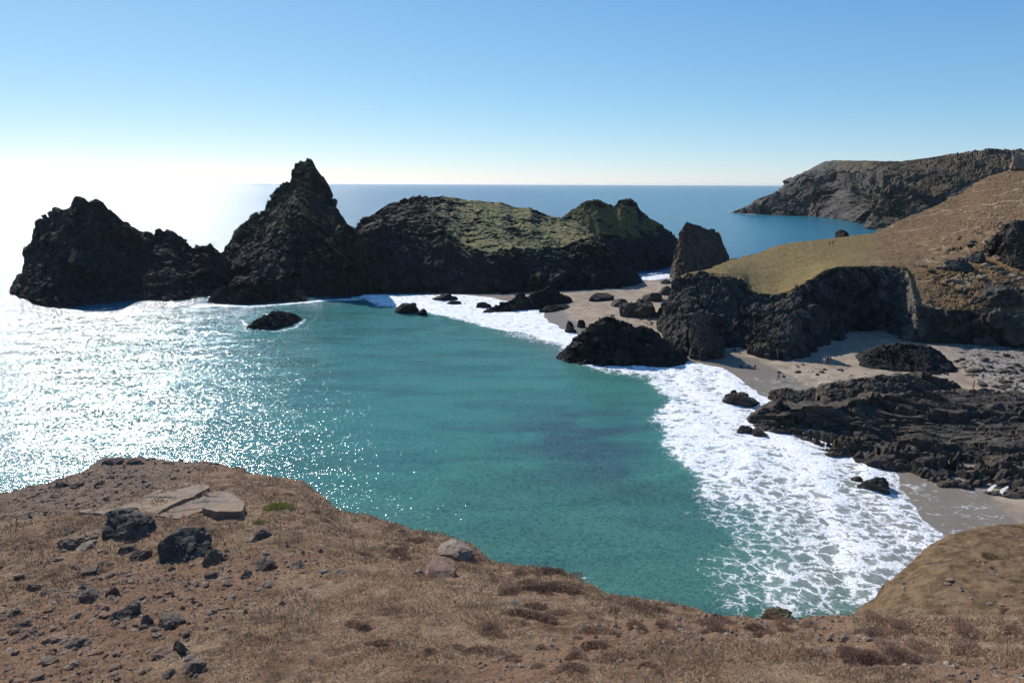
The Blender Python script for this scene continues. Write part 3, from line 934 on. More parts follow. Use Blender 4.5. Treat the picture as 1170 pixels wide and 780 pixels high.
# near ground: the clifftop slope the camera stands on, with the spur on its right
gp = np.r_[np.linspace(-330, -20, 90), np.linspace(-16, 1190, 620), np.linspace(1196, 1560, 80)]
n_ = len(gp)
G2 = [(-330, 830, 9.5), (0, 810, 9.0), (300, 800, 8.4), (585, 800, 8.0), (900, 800, 7.6), (1170, 800, 7.4), (1560, 800, 7.4)]
G3 = [(-330, 700, 18), (0, 668, 17), (150, 650, 17), (300, 672, 14.6), (450, 690, 13.2), (585, 710, 12), (750, 738, 10.9), (900, 750, 10.5), (1170, 752, 10.6), (1560, 752, 10.6)]
G4 = [(-330, 600, 27), (-100, 575, 27), (0, 561, 28), (60, 549, 29), (95, 541, 30), (118, 522, 32), (160, 521, 32), (215, 528, 31), (235, 525.5, 31), (290, 541, 29),
      (345, 549, 27.5), (368, 562, 26.5), (385, 580, 25), (420, 592, 24), (460, 603, 22.8), (500, 611, 21.8), (540, 624, 20.6), (560, 640, 19.6), (590, 645, 19), (620, 650, 18.3),
      (660, 662, 17.4), (700, 680, 16.3), (760, 691, 15.5), (830, 703, 14.8), (900, 707, 14.6), (970, 706, 14.8), (1000, 706, 15), (1100, 708, 15.2), (1170, 711, 15.4), (1560, 720, 16)]
S1 = [(960, 716, 24), (1040, 722, 24), (1170, 726, 22.5), (1560, 740, 22)]
S2 = [(940, 716, 27), (970, 706, 30), (990, 694, 31.5), (1008, 682, 32.5), (1015, 668, 33.3), (1038, 650, 35), (1055, 630, 36.5), (1085, 610, 38.5), (1130, 601, 40), (1170, 597, 41.5), (1300, 590, 44), (1560, 575, 48)]
xw = np.linspace(-34, 34, n_)
r0 = np.c_[xw, np.full(n_, -9.0), np.full(n_, 38.9)]
r1 = np.c_[xw * 0.75, np.full(n_, 0.5), np.full(n_, 38.25)]
q2 = PY(gp, ip(gp, G2, 1), ip(gp, G2, 2))
q3 = PY(gp, ip(gp, G3, 1), ip(gp, G3, 2))
q4 = PY(gp, ip(gp, G4, 1), ip(gp, G4, 2))
s1 = PY(gp, ip(gp, S1, 1), ip(gp, S1, 2))
s2 = PY(gp, ip(gp, S2, 1), ip(gp, S2, 2))
h5 = q4.copy(); h5[:, 1] += 2.5; h5[:, 2] -= 4.0
h6 = q4.copy(); h6[:, 1] += 5.0; h6[:, 2] -= 11.0
wr = sstep(905, 985, gp)[:, None]
r5 = h5 * (1 - wr) + s1 * wr
r6 = h6 * (1 - wr) + s2 * wr
r7 = r6.copy(); r7[:, 1] += 3.0; r7[:, 2] -= 6.0
r8 = r6.copy(); r8[:, 1] += 11; r8[:, 2] = -2.0
nper = [6, 24, 150, 170, 70, 110, 16, 14]
Gg = densify(np.array([r0, r1, q2, q3, q4, r5, r6, r7, r8]), nper)
for _ in range(5):
    Gs = Gg.copy(); Gs[1:-1] = (Gg[:-2] + 2 * Gg[1:-1] + Gg[2:]) / 4; Gg = Gs
Ng = grid_normals(Gg)
Ng[Ng[..., 2] < 0] *= -1
pg = Gg.reshape(-1, 3)
d = 0.16 * fbm(pg / 2.6, 4, 401) + 0.085 * ridged(pg / 0.75, 3, 403) * sstep(-0.5, 0.4, fbm(pg / 3.5, 2, 404)) + 0.05 * fbm(pg / 0.35, 3, 405) + 0.022 * fbm(pg / 0.11, 2, 407)
row = np.repeat(np.arange(Gg.shape[0]), n_)
d *= sstep(10, 45, row) * 0.8 + 0.2
over = np.clip((row - sum(nper[:5]) - 14) / 12, 0, 1)
PXg = np.tile(gp, Gg.shape[0])
stony = np.zeros(len(pg))
cliffy = np.maximum(sstep(sum(nper[:6]) - 6, sum(nper[:6]) + 4, row), over * sstep(960, 930, PXg))
d += rock_disp(pg, 1.4, 0.4, 409) * cliffy
# rocky step on the sea side of the spur
ston = sstep(420, 250, PXg) * sstep(30, 60, row) * sstep(sum(nper[:4]) + 150, sum(nper[:4]), row)
d += ston * (0.13 * ridged(pg / 1.3, 4, 431) * sstep(-0.1, 0.4, fbm(pg / 2.5, 2, 433)) + 0.06 * fbm(pg / 0.25, 3, 435))
d += sstep(sum(nper[:5]) + 6, sum(nper[:5]) + 22, row) * sstep(955, 1000, PXg) * (0.22 * ridged(pg / 2.2, 4, 441) + 0.10 * fbm(pg / 0.6, 3, 443))
Gg = Gg + Ng * d.reshape(Gg.shape[:2])[..., None]
# worn, bare strip across the lower right and gravelly left shoulder
STRIP = [(560, 780), (720, 722), (800, 722), (900, 736), (1010, 748), (1120, 770), (1200, 790)]


def project(p):
    v = p - C0
    zf = v @ Fw
    return 585 + FPX * (v @ Rr) / np.maximum(zf, 0.1), 390 - FPX * (v @ Ur) / np.maximum(zf, 0.1)


# ground points of the bare strip, as a path in the world
def on_grid(G, px, py):
    u, v = project(G.reshape(-1, 3))
    k = ((u[None] - np.array(px)[:, None]) ** 2 + (v[None] - np.array(py)[:, None]) ** 2)
    return G.reshape(-1, 3)[k.argmin(1)]


sa = np.array(STRIP, float)
vis = slice(0, (sum(nper[:5])) * n_)
Gv = Gg.reshape(-1, 3)[vis][None]
pathw = on_grid(Gv[0].reshape(-1, 1, 3), sa[:, 0], sa[:, 1])
pgd = Gg.reshape(-1, 3)
bare = 1 - sstep(0.3, 1.1, seg_dist(pgd[:, :2], pathw[:, :2], False) + 0.35 * fbm(pgd / 0.9, 3, 411))
ga = np.array([(10, 590), (60, 570), (150, 535), (230, 545), (120, 560)], float)
gw = on_grid(Gv[0].reshape(-1, 1, 3), ga[:, 0], ga[:, 1])
gravel_w = 1 - sstep(0.8, 3.2, seg_dist(pgd[:, :2], gw[:, :2], False) + 0.8 * fbm(pgd / 1.5, 3, 413))
ga = np.array([(0, 760), (60, 700), (150, 660), (230, 690), (120, 740), (300, 650)], float)
gw2 = on_grid(Gv[0].reshape(-1, 1, 3), ga[:, 0], ga[:, 1])
gravel2 = 1 - sstep(0.5, 2.6, seg_dist(pgd[:, :2], gw2[:, :2], False) + 0.8 * fbm(pgd / 1.2, 3, 415))
rust = np.clip(gravel2 * 0.8 + bare, 0, 1)


spur = sstep(sum(nper[:5]) + 6, sum(nper[:5]) + 22, row) * sstep(955, 1000, PXg)


def ground_mat():
    n = NT('dry_turf')
    a = n.noise(0.55, 8, 0.65)
    c = n.ramp(a, [(0.33, (.15, .096, .064)), (0.47, (.27, .18, .119)), (0.62, (.365, .26, .176))])
    c = n.mix(n.mr(n.noise(0.9, 6, 0.7), 0.52, 0.66, 0, 0.75), c, (.11, .07, .05))
    c = n.mix(n.mr(n.noise(2.2, 6, 0.7), 0.5, 0.68, 0, 0.7), c, (.4, .31, .225))
    rs = n.mix(n.noise(1.3, 7, 0.7), (.22, .128, .084), (.34, .215, .145))
    c = n.mix(n.mr(n.math('ADD', n.attr('rust'), n.math('MULTIPLY', n.math('SUBTRACT', n.noise(0.8, 6, 0.65), 0.5), 1.1)), 0.4, 0.8, 0, 0.7), c, rs)
    gr = n.ramp(n.voro(11.0, 'F1', out='Color'), [(0.15, (.1, .075, .06)), (0.5, (.22, .16, .125)), (0.85, (.36, .29, .23))])
    c = n.mix(n.math('MULTIPLY', n.mr(n.attr('gravel'), 0.2, 0.8), 0.85), c, gr)
    c = n.mix(n.mr(n.noise(26, 4, 0.7), 0.4, 0.66, 0, 0.55), c, (.05, .034, .022))
    rk = n.ramp(n.noise(2.0, 8, 0.65), [(0.35, (.04, .034, .028)), (0.65, (.16, .135, .1))])
    c = n.mix(n.attr('cliff'), c, rk)
    c = n.mix(n.math('MULTIPLY', n.attr('spur'), 0.8), c, n.mix(n.mr(n.noise(1.1, 7, 0.7), 0.36, 0.6), (.085, .06, .034), (.19, .135, .082)))
    fl = n.mr(n.noise(3.2, 4, 0.75), 0.64, 0.7)
    c = n.mix(n.math('MULTIPLY', fl, n.math('MULTIPLY', n.attr('spur'), 0.7)), c, (.42, .36, .28))
    c = n.mix(1.0, c, (1.0, .93, .86), 'MULTIPLY')
    h = n.math('ADD', n.noise(7, 8, 0.7), n.math('MULTIPLY', n.noise(34, 5, 0.7), 0.35))
    return n.done(c, 1.0, n.bump(h, 0.09, 1.0), 0.1)


ground = mesh_np('ground', pgd, grid_faces(*Gg.shape[:2]), ground_mat(), True, None,
                 {'spur': spur, 'rust': rust, 'gravel': gravel_w, 'cliff': cliffy})
tag(ground, 'dry brown clifftop slope in front with bare rusty earth', 'ground', kind='structure')

# ------------------------------------------------------------------ ray placing
def bvh(o):
    me = o.data
    V = np.empty(len(me.vertices) * 3, np.float32); me.vertices.foreach_get('co', V)
    V = V.reshape(-1, 3)
    P = np.empty(len(me.loops), np.int32); me.loops.foreach_get('vertex_index', P)
    return BVHTree.FromPolygons(V.tolist(), P.reshape(-1, 4).tolist())


BV = {'ground': bvh(ground), 'head': bvh(headland), 'beach': bvh(beach)}


def hit(which, px, py):
    d = ray(np.array(px, float), np.array(py, float))
    r = BV[which].ray_cast(Vector(C0), Vector(d).normalized())
    if r[0] is None:
        return None, None, None
    loc = r[0]
    return loc, r[1], FPX / ((np.array(loc) - C0) @ Fw)      # px per metre


# ------------------------------------------------------------------ boulders
ICO = {}


def ico(sub):
    if sub not in ICO:
        bm = bmesh.new(); bmesh.ops.create_icosphere(bm, subdivisions=sub, radius=1)
        V = np.array([v.co[:] for v in bm.verts]); F = np.array([[v.index for v in f.verts] for f in bm.faces]); bm.free()
        V /= np.linalg.norm(V, axis=1, keepdims=True)
        ICO[sub] = (V, F)
    return ICO[sub]


def boulder_verts(seed, sub=4, nplanes=11, rough=0.07):
    V, F = ico(sub)
    r = np.random.default_rng(seed)
    n = r.normal(size=(nplanes, 3)); n /= np.linalg.norm(n, axis=1, keepdims=True)
    dist = r.uniform(0.62, 0.95, nplanes)
    dots = V @ n.T
    with np.errstate(divide='ignore'):
        rr = np.where(dots > 0.05, dist / dots, 9).min(1)
    rr = np.minimum(rr, 1.12)
    W = V * rr[:, None]
    fv, fe = facets(W * 1.5 + seed, seed)
    fv2, _e = facets(W * 3.6 + seed, seed + 9)
    W = W * (1 + (0.10 * fv + 0.045 * fv2) * min(1.6, rough / 0.07))[:, None]
    W = W * (1 + rough * 0.8 * fbm(W * 2.2 + seed, 3, seed)[:, None] + rough * 0.25 * fbm(W * 6 + seed, 3, seed + 3)[:, None])
    return W, F


def boulder(which, px, py, w, h, label, mat=M_BOULD, deep=0.9, seed=None, name='boulder', cat='boulder', group=None, Y=None, sub=5, tilt=0.25, rough=0.07):
    """px,py = centre of the rock in the photo, w,h its size there"""
    global _bs
    seed = seed or int(px * 13 + py * 7)
    if Y is None:
        loc, nrm, s = hit(which, px, py + h * 0.45) if which != 'sea' else (None, None, None)
        if which == 'sea' or loc is None:
            loc = Vector(PZ(np.array(px, float), np.array(py + h * 0.42, float), 0.0)); s = FPX / ((np.array(loc) - C0) @ Fw)
    else:
        loc = Vector(PY(np.array(px, float), np.array(py + h * 0.42, float), Y)); s = FPX / ((np.array(loc) - C0) @ Fw)
    if which == 'ground' and h > w * 0.8 and Y is None: h *= 0.72
    if which == 'ground' and mat is M_BOULD and w < 37 and px > 20: mat = M_EARTH
    hw = w / s * 0.53
    W, F = boulder_verts(seed, sub, rough=rough)
    ext = np.abs(W[:, 0]).max()
    if which == 'ground' and Y is None:
        dz_ = -(loc.z - H) / (loc - Vector(C0)).length
        h = max(h * 0.6, h - 0.45 * w * deep * dz_)
    hh = h / s
    Wz = W[:, 2] / W[:, 2].max()
    V = np.c_[W[:, 0] / ext * hw, W[:, 1] * hw * deep, np.where(Wz > 0, Wz * hh * 0.95, Wz * hh * 0.4)]
    V[:, 2] += V[:, 0] * random.uniform(-tilt, tilt) * 0.3
    V[:, 1] += hw * deep * 0.5
    if which == 'ground': V[:, 2] -= hh * (0.12 if w > 50 else 0.26)
    o = mesh_np(name, V, F, mat, False)
    o.location = loc
    return tag(o, label, cat, group)


B = boulder
# clifftop boulders
B('ground', 137, 595, 62, 38, 'big dark angular boulder beside the pale slabs on the clifftop', seed=5)
B('ground', 207, 620, 62, 40, 'large grey boulder with a rounded top, right of the dark angular one', seed=9)
B('ground', 243, 631, 30, 24, 'low grey boulder touching the right side of the large rounded boulder', seed=14)
B('ground', 68, 549, 20, 18, 'round dark boulder on the skyline at the left edge of the clifftop', seed=15)
B('ground', 87, 553, 15, 8, 'small flat dark stone just right of the round skyline boulder', seed=16, name='stone', cat='stone')
B('ground', 112, 551, 13, 10, 'small dark stone under the pointed end of the clifftop', seed=17, name='stone', cat='stone')
B('ground', 126, 526, 24, 10, 'dark low rock on the very tip of the left skyline', seed=18, name='rock', cat='rock')
B('ground', 151, 526, 16, 9, 'dark rock on the skyline a little right of the tip', seed=19, name='rock', cat='rock')
B('ground', 294, 607, 27, 20, 'upper dark rock of the pair right of the slabs', seed=20, name='rock', cat='rock')
B('ground', 303, 637, 34, 30, 'lower blue grey rock of the pair right of the slabs', seed=21, name='rock', cat='rock')
B('ground', 338, 644, 20, 11, 'flat dark stone at the right end of the rock pair', seed=22, name='stone', cat='stone')
B('ground', 287, 616, 17, 6, 'small pale flat stone wedged between the rock pair', M_PALE, seed=23, name='stone', cat='stone')
B('ground', 303, 667, 16, 7, 'pale broken stone below the rock pair', M_PALE, seed=24, name='stone', cat='stone')
B('ground', 280, 655, 16, 12, 'grey stone below left of the rock pair', seed=25, name='stone', cat='stone')
B('ground', 240, 656, 16, 10, 'blue grey stone standing alone below the large rounded boulder', seed=26, name='stone', cat='stone')
B('ground', 100, 676, 30, 20, 'grey block with a flat top at the edge of the rusty patch', seed=27)
B('ground', 126, 671, 15, 24, 'narrow upright rock leaning on the flat topped grey block', seed=28, name='rock', cat='rock')
B('ground', 75, 618, 25, 17, 'dark rock below left of the big angular boulder', seed=29, name='rock', cat='rock')
B('ground', 79, 605, 13, 11, 'small dark cube shaped stone left of the big angular boulder', seed=30, name='stone', cat='stone')
B('ground', 101, 609, 36, 15, 'long brown rock running into the foot of the big angular boulder', M_REDB, seed=31, name='rock', cat='rock')
B('ground', 97, 623, 28, 11, 'flat sandy coloured rock under the long brown one', M_PALE, seed=32, name='rock', cat='rock')
B('ground', 143, 626, 20, 13, 'dark stone between the angular boulder and the rounded boulder', seed=33, name='stone', cat='stone')
B('ground', 159, 631, 23, 16, 'grey stone at the left foot of the large rounded boulder', seed=34, name='stone', cat='stone')
B('ground', 138, 697, 40, 24, 'grey rock with a pale top edge in the middle of the lower left rocks', seed=35, name='rock', cat='rock')
B('ground', 112, 694, 24, 14, 'small brown rock left of the pale edged grey rock', M_REDB, seed=36, name='rock', cat='rock')
B('ground', 166, 704, 18, 25, 'upright pale sided rock right of the pale edged grey rock', seed=37, name='rock', cat='rock')
B('ground', 193, 706, 36, 21, 'dark rough rock at the top of the lower left hollow', seed=38, name='rock', cat='rock')
B('ground', 203, 731, 19, 28, 'dark upright rock at the right side of the lower left hollow', seed=39, name='rock', cat='rock')
B('ground', 185, 742, 23, 19, 'brown rock in the bottom of the lower left hollow', M_REDB, seed=40, name='rock', cat='rock')
B('ground', 217, 761, 28, 16, 'low dark rock below the hollow near the bottom edge', seed=41, name='rock', cat='rock')
B('ground', 15, 697, 18, 15, 'dark rock at the left edge of the frame low on the slope', seed=42, name='rock', cat='rock')
B('ground', 23, 711, 20, 10, 'dark flat rock just below the dark rock at the left edge', seed=43, name='rock', cat='rock')
B('ground', 57, 729, 30, 15, 'rusty orange rock low on the left of the slope', M_REDB, seed=44, name='rock', cat='rock')
B('ground', 82, 733, 24, 12, 'grey brown rock beside the rusty orange one', seed=45, name='rock', cat='rock')
B('ground', 52, 675, 26, 11, 'long dark rock half sunk in turf left of the grey block', seed=46, name='rock', cat='rock')
B('ground', 34, 669, 18, 13, 'dark lumpy rock above the half sunk one', seed=47, name='rock', cat='rock')
B('ground', 103, 651, 24, 12, 'dark rock half buried above the grey block', seed=48, name='rock', cat='rock')
B('ground', 519, 624, 42, 24, 'pale pinkish crag sticking out over the sea at the clifftop edge', M_PALE, seed=49, deep=1.2, rough=0.045)
B('ground', 498, 651, 42, 15, 'flat orange brown rock just inland of the pinkish crag', M_REDB, seed=50, deep=1.2, rough=0.04, name='rock', cat='rock')
B('ground', 477, 651, 13, 11, 'small whitish stone at the left end of the flat orange rock', M_PALE, seed=51, name='stone', cat='stone')
B('ground', 369, 652, 12, 6, 'small white stone alone on the turf right of the rock pair', M_PALE, seed=52, name='stone', cat='stone')
B('ground', 390, 652, 16, 7, 'pale buff stone beside the small white one on the turf', M_PALE, seed=53, name='stone', cat='stone')
B('ground', 620, 692, 13, 5, 'white flat stone in the turf near the cliff edge', M_PALE, seed=54, name='stone', cat='stone')
B('ground', 586, 688, 15, 5, 'pale stone a little left of the white flat stone', M_PALE, seed=55, name='stone', cat='stone')
B('ground', 85, 646, 10, 7, 'bright white stone in the gravel above the grey block', M_PALE, seed=56, name='stone', cat='stone')
B('ground', 1030, 661, 20, 22, 'dark crag at the seaward corner of the right hand spur', M_REEF, seed=57, name='rock', cat='rock', Y=34.0)
B('ground', 1018, 672, 18, 20, 'lower dark crag at the foot of the right hand spur', M_REEF, seed=58, name='rock', cat='rock', Y=33.2)

# rock slabs: outlines on the ground, lifted to a real thickness
def slab(px_outline, thick, label, seed):
    pts = []
    for x, y in px_outline:
        loc, nrm, s = hit('ground', x, y)
        pts.append(np.array(loc))
    P = np.array(pts)
    c = P.mean(0)
    A = np.c_[P[:, :2] - c[:2], np.ones(len(P))]
    k, *_ = np.linalg.lstsq(A, P[:, 2], rcond=None)
    top = P.copy(); top[:, 2] = A @ k + thick
    ring = resample(np.vstack([top, top[:1]]), 90)[:-1]
    wobb = fbm(ring / 0.5, 3, seed)[:, None] * 0.05
    ring[:, :2] += (ring[:, :2] - c[:2]) * wobb
    rows = []
    cc = ring.mean(0)
    for t in np.linspace(0.02, 1, 26):
        rows.append(cc * (1 - t) + ring * t)
    e1 = cc + (ring - cc) * 1.012; e1[:, 2] -= 0.04; rows.append(e1)
    for t in np.linspace(0.15, 1, 8):
        e = e1.copy(); e[:, 2] -= t * (thick + 0.5); rows.append(e)
    G = np.array(rows)
    d = 0.035 * fbm(G.reshape(-1, 3) / 0.8, 4, seed + 3) + 0.014 * ridged(G.reshape(-1, 3) / 0.3, 3, seed + 5)
    f1, f2, cid = worley(G.reshape(-1, 3) / 2.0, seed + 9)
    d -= 0.04 * (1 - sstep(0, 0.03, f2 - f1)); d += (cid - 0.5) * 0.03
    G[..., 2] += d.reshape(G.shape[:2])
    G = np.concatenate([G, G[:, :1]], 1)
    o = mesh_np('rock_slab', (G - c).reshape(-1, 3), grid_faces(*G.shape[:2])[:, ::-1], M_PALE, False)
    o.location = c
    return tag(o, label, 'rock slab')


slab([(92, 588), (123, 576), (159, 564), (210, 551), (236, 554), (241, 559), (205, 576), (174, 588), (140, 589)], 0.03, 'long pale flat rock slab at the back of the clifftop boulders', 3)
slab([(178, 590), (246, 561.5), (258, 564), (231, 585), (203, 593)], 0.04, 'narrow pale rock slab between the long slab and the raised block', 5)
slab([(233, 588), (259, 566), (267, 568), (271, 577), (281, 583), (277, 591), (247, 592)], 0.27, 'raised pale rock block with a dark undercut edge', 7)

# ------------------------------------------------------------------ rocks in the water and on the sand
stack('rock', 'low black rock alone in the turquoise water, ringed by foam', 'rock',
      [(282, 373), (292, 366), (302, 359), (313, 356), (325, 355.5), (336, 358), (345, 363)],
      [(282, 375), (298, 377), (315, 376.5), (332, 372), (345, 364)], 4, 5, 0.22, 1.8, 0.6, seed=91, prof=0.2)
B('sea', 463, 353, 28, 12, 'black rock in the surf in front of the green island, left of its small neighbour', M_STACK, name='rock', cat='rock', deep=0.6)
B('sea', 482, 357, 12, 8, 'small black rock in the surf right of the larger surf rock', M_STACK, name='rock', cat='rock', deep=0.7)
B('sea', 509, 340, 30, 8, 'dark flat rock awash close under the island cliff', M_STACK, name='rock', cat='rock', deep=0.6)
B('sea', 518, 346, 20, 4, 'thin dark rock awash just below the flat rock under the cliff', M_STACK, name='rock', cat='rock', deep=0.5)
B('sea', 553, 349, 21, 7, 'small dark rock in the swash left of the slanting outcrop', M_STACK, name='rock', cat='rock', deep=0.6)
B('beach', 708, 346, 24, 9, 'flat topped dark boulder at the left of the boulder heap on the narrow sand', M_REEF)
B('beach', 721, 354, 30, 17, 'middle dark boulder of the heap on the narrow sand passage', M_REEF)
B('beach', 738, 353, 27, 20, 'tallest rounded boulder at the right of the heap on the narrow sand', M_REEF)
B('beach', 748, 339, 27, 10, 'long low boulder behind the heap on the narrow sand', M_REEF)
B('beach', 762, 332, 18, 10, 'brown boulder near the back end of the sand passage', M_REEF)
B('beach', 760, 322, 14, 5, 'smallest flat rock where the back sea meets the sand passage', M_REEF, name='rock', cat='rock')
B('beach', 687, 340, 30, 7, 'dark low rock at the shaded foot of the green island', M_STACK, name='rock', cat='rock')
B('beach', 651, 370, 9, 8, 'upper left rock of the three beside the wedge rock', M_STACK, name='rock', cat='rock')
B('beach', 653, 376, 15, 9, 'lower rock of the three beside the wedge rock', M_STACK, name='rock', cat='rock')
B('beach', 664, 370, 11, 9, 'right hand rock of the three beside the wedge rock', M_STACK, name='rock', cat='rock')
B('sea', 849, 457, 42, 14, 'dark rock awash in the white foam below the beach', M_REEF, name='rock', cat='rock', deep=0.6, rough=0.14)
B('sea', 852, 491, 20, 8, 'flat brown rock awash at the tip of the reef, seaward one', M_REEF, name='rock', cat='rock', rough=0.14)
B('sea', 868, 495, 22, 9, 'flat brown rock awash at the tip of the reef, landward one', M_REEF, name='rock', cat='rock', rough=0.14)
B('sea', 1003, 554, 38, 17, 'brown pointed rock in the foam in front of the wet sand', M_REEF, name='rock', cat='rock', deep=0.7, rough=0.12)
B('sea', 980, 548, 14, 6, 'tiny low rock beside the pointed rock in the foam', M_REEF, name='rock', cat='rock')
B('sea', 887, 703, 38, 12, 'yellow lichened rock top showing above the near turf edge', rock_mat('lichen_rock', (.05, .045, .035), (.11, .1, .05), (.21, .18, .07), scale=1.6, tc=True),
  name='rock', cat='rock', seed=77, deep=0.4, rough=0.12)
B('head', 963, 269, 18, 12, 'black rock knob poking up behind the far edge of the turf', M_STACK, name='rock', cat='rock', Y=268)

# pillar, foot rocks and leaning fin at the headland
stack('rock_pillar', 'stubby dark rock pillar at the beach foot of the headland nose', 'rock pillar',
      [(789, 405), (790, 375), (792, 360), (800, 354), (809, 358), (811, 372), (820, 380), (826, 392), (827.5, 406)],
      [(789, 406.5), (805, 408), (820, 408), (827.5, 407)], 4.5, 6, 0.25, 2.6, 0.6, M_HEAD, zb=0.9, prof=0.1, seed=101)
stack('rock', 'grainy grey rock mass at the seaward foot of the headland nose', 'rock',
      [(750, 378), (754, 366), (762, 358), (772, 364), (783, 372), (793, 388), (796, 403)],
      [(750, 379), (758, 386), (771, 394), (785, 402), (796, 404.5)], 6, 7, 0.25, 3.0, 0.8, M_HEAD, zb=0.4, prof=0.2, seed=103)
stack('rock_fin', 'leaning rock fin rising from the sand against the headland cliff', 'rock',
      [(857, 400), (860, 392), (870, 388), (878, 382), (885, 373), (895, 362), (908, 355), (914, 366), (919, 385), (926, 405)],
      [(857, 401), (866, 404), (877, 408), (900, 411), (926, 408)], 6, 7, 0.25, 2.8, 0.7, M_HEAD, zb=1.3, prof=0.1, seed=105)
stack('boulder', 'huge rounded black boulder lying on the sand below the grassy spur', 'boulder',
      [(982, 416), (986, 408), (998, 399), (1010, 395), (1024, 393), (1049, 393.5), (1062, 396), (1073, 402), (1088, 414), (1097, 426)],
      [(982, 418), (990, 420), (1013, 424), (1050, 427.5), (1080, 430), (1097, 429)], 8, 9, 0.22, 2.4, 0.5, M_STACK, zb=1.4, prof=0.1, seed=107)

# reef
stack('rock_reef', 'long low upper reef ridge of brown rock between the sand and the main reef', 'rock reef',
      [(935, 452), (939, 441), (951, 437), (965, 435), (978, 430), (995, 429), (1013, 428.5), (1044, 428.5), (1070, 430), (1090, 432.6), (1099, 440), (1104, 450)],
      [(935, 461), (950, 469), (975, 473), (1000, 476), (1040, 478), (1075, 474), (1104, 465)], 7, 8, 0.22, 2.6, 0.85, M_REEF, zb=0.9, prof=0.35, seed=111, strata=0.5)
stack('rock', 'small rock ridge at the seaward end of the upper reef beside the sand', 'rock',
      [(878, 453), (885, 446), (895, 443.5), (908, 445), (918, 447), (930, 443), (940, 448)],
      [(878, 454), (890, 459.5), (915, 462), (940, 461)], 4, 4, 0.2, 1.5, 0.5, M_REEF, zb=0.4, prof=0.2, seed=113)
stack('rock_reef', 'broad rugged brown reef running from the foam to the right edge', 'rock reef',
      [(855, 481), (860, 473), (869, 468), (890, 462), (915, 464), (945, 463), (970, 460), (1000, 455), (1040, 450), (1080, 447), (1121, 445), (1170, 447), (1240, 450), (1330, 452)],
      [(855, 483), (866, 489), (885, 495.5), (913, 501), (931, 510), (946, 519), (977, 521.5), (997, 534), (1024, 538), (1047, 544), (1075, 556), (1101, 563), (1131, 569), (1170, 579), (1240, 592), (1330, 600)],
      30, 10, 0.22, 4.2, 1.25, M_REEF, zb=0.2, seed=115, strata=0.45, ridge_z=4.4,
      edge=[(850, 475, 2), (880, 476, 3.5), (920, 484, 4), (960, 494, 4.5), (1000, 506, 4), (1050, 514, 3.6), (1100, 522, 3.4), (1170, 534, 3.4), (1330, 560, 7)])
# pale curved fins at the reef foot
for k, (x0, y0, x1, y1, lab) in enumerate([(1131, 568, 1142, 545, 'left most of the three white curved rock fins at the reef foot'),
                                           (1144, 571, 1156, 546, 'middle one of the three white curved rock fins at the reef foot'),
                                           (1157, 576, 1169, 556, 'right most of the three white curved rock fins at the reef foot')]):
    a = PZ(np.array(x0, float), np.array(y0, float), 0.1)
    Yk = a[1]
    b = PY(np.array(x0 * 0.4 + x1 * 0.6), np.array(y0 * 0.4 + y1 * 0.6), Yk + 0.9)
    rows = []
    for t in np.linspace(0, 1, 16):
        cpt = a * (1 - t) + b * t + np.array([-0.35, 0, 0.25]) * math.sin(math.pi * t)
        rr = 0.26 * (1 - 0.5 * t)
        th = np.linspace(0, 2 * math.pi, 15)
        rows.append(np.stack([cpt[0] + rr * np.cos(th), cpt[1] + rr * 1.6 * np.sin(th), cpt[2] + 0 * th + 0.1 * np.cos(th)], 1))
    rows.append(np.repeat(rows[-1].mean(0)[None], 15, 0) + np.array([0, 0, 0.15]))
    G = np.array(rows)
    nrm = fbm(G.reshape(-1, 3) / 0.4, 3, 500 + k).reshape(G.shape[:2])
    G[..., 0] += nrm * 0.12
    c = np.array(a)
    if k == 0:
        nn = NT('white_quartz'); M_QZ = nn.done(nn.mix(nn.noise(3, 6, 0.6), (.4, .39, .37), (.66, .64, .6)), 0.6, nn.bump(nn.noise(5, 6, 0.6), 0.1))
    o = mesh_np('rock_fin', (G - c).reshape(-1, 3), grid_faces(*G.shape[:2]), M_QZ, True)
    o.location = c
    tag(o, lab, 'rock fin')

# rocks on the right hillside
stack('rock_outcrop', 'dark craggy outcrop on the hillside at the right edge', 'rock outcrop',
      [(1134, 303), (1141, 284), (1146, 266), (1152, 255), (1160, 250), (1168, 253), (1178, 250), (1192, 268), (1204, 304)],
      [(1134, 304), (1150, 309), (1170, 311), (1190, 309), (1204, 305)], 9, 10, 0.3, 3.4, 1.2, M_HEAD, zb=17.0, prof=0.1, seed=121, veg=0.5, zveg=(18, 22), sink=3)
B('head', 1132, 387, 40, 27, 'rounded boulder at the foot of the hillside above the cobbles', M_HEAD, rough=0.1)
B('head', 1141, 361, 30, 20, 'boulder perched on the slope above the rounded one', M_HEAD, rough=0.1)
B('head', 1164, 374, 28, 26, 'boulder at the right edge beside the rounded one', M_HEAD, rough=0.1)
B('head', 1100, 302, 30, 15, 'broken rock outcrop in the bracken above the sandy alcove, nearer one', M_HEAD, name='rock_outcrop', cat='rock outcrop', rough=0.16)
B('head', 1118, 294, 24, 13, 'broken rock outcrop in the bracken above the sandy alcove, farther one', M_HEAD, name='rock_outcrop', cat='rock outcrop', rough=0.16)
B('head', 1146, 337, 46, 22, 'dark rock face in the slope under the craggy outcrop', M_HEAD, name='rock_outcrop', cat='rock outcrop', rough=0.16)
B('head', 1165, 184, 20, 20, 'pale tor of rocks on the hill crest against the sky', M_PALE, name='tor', cat='rock outcrop', rough=0.16, Y=385)

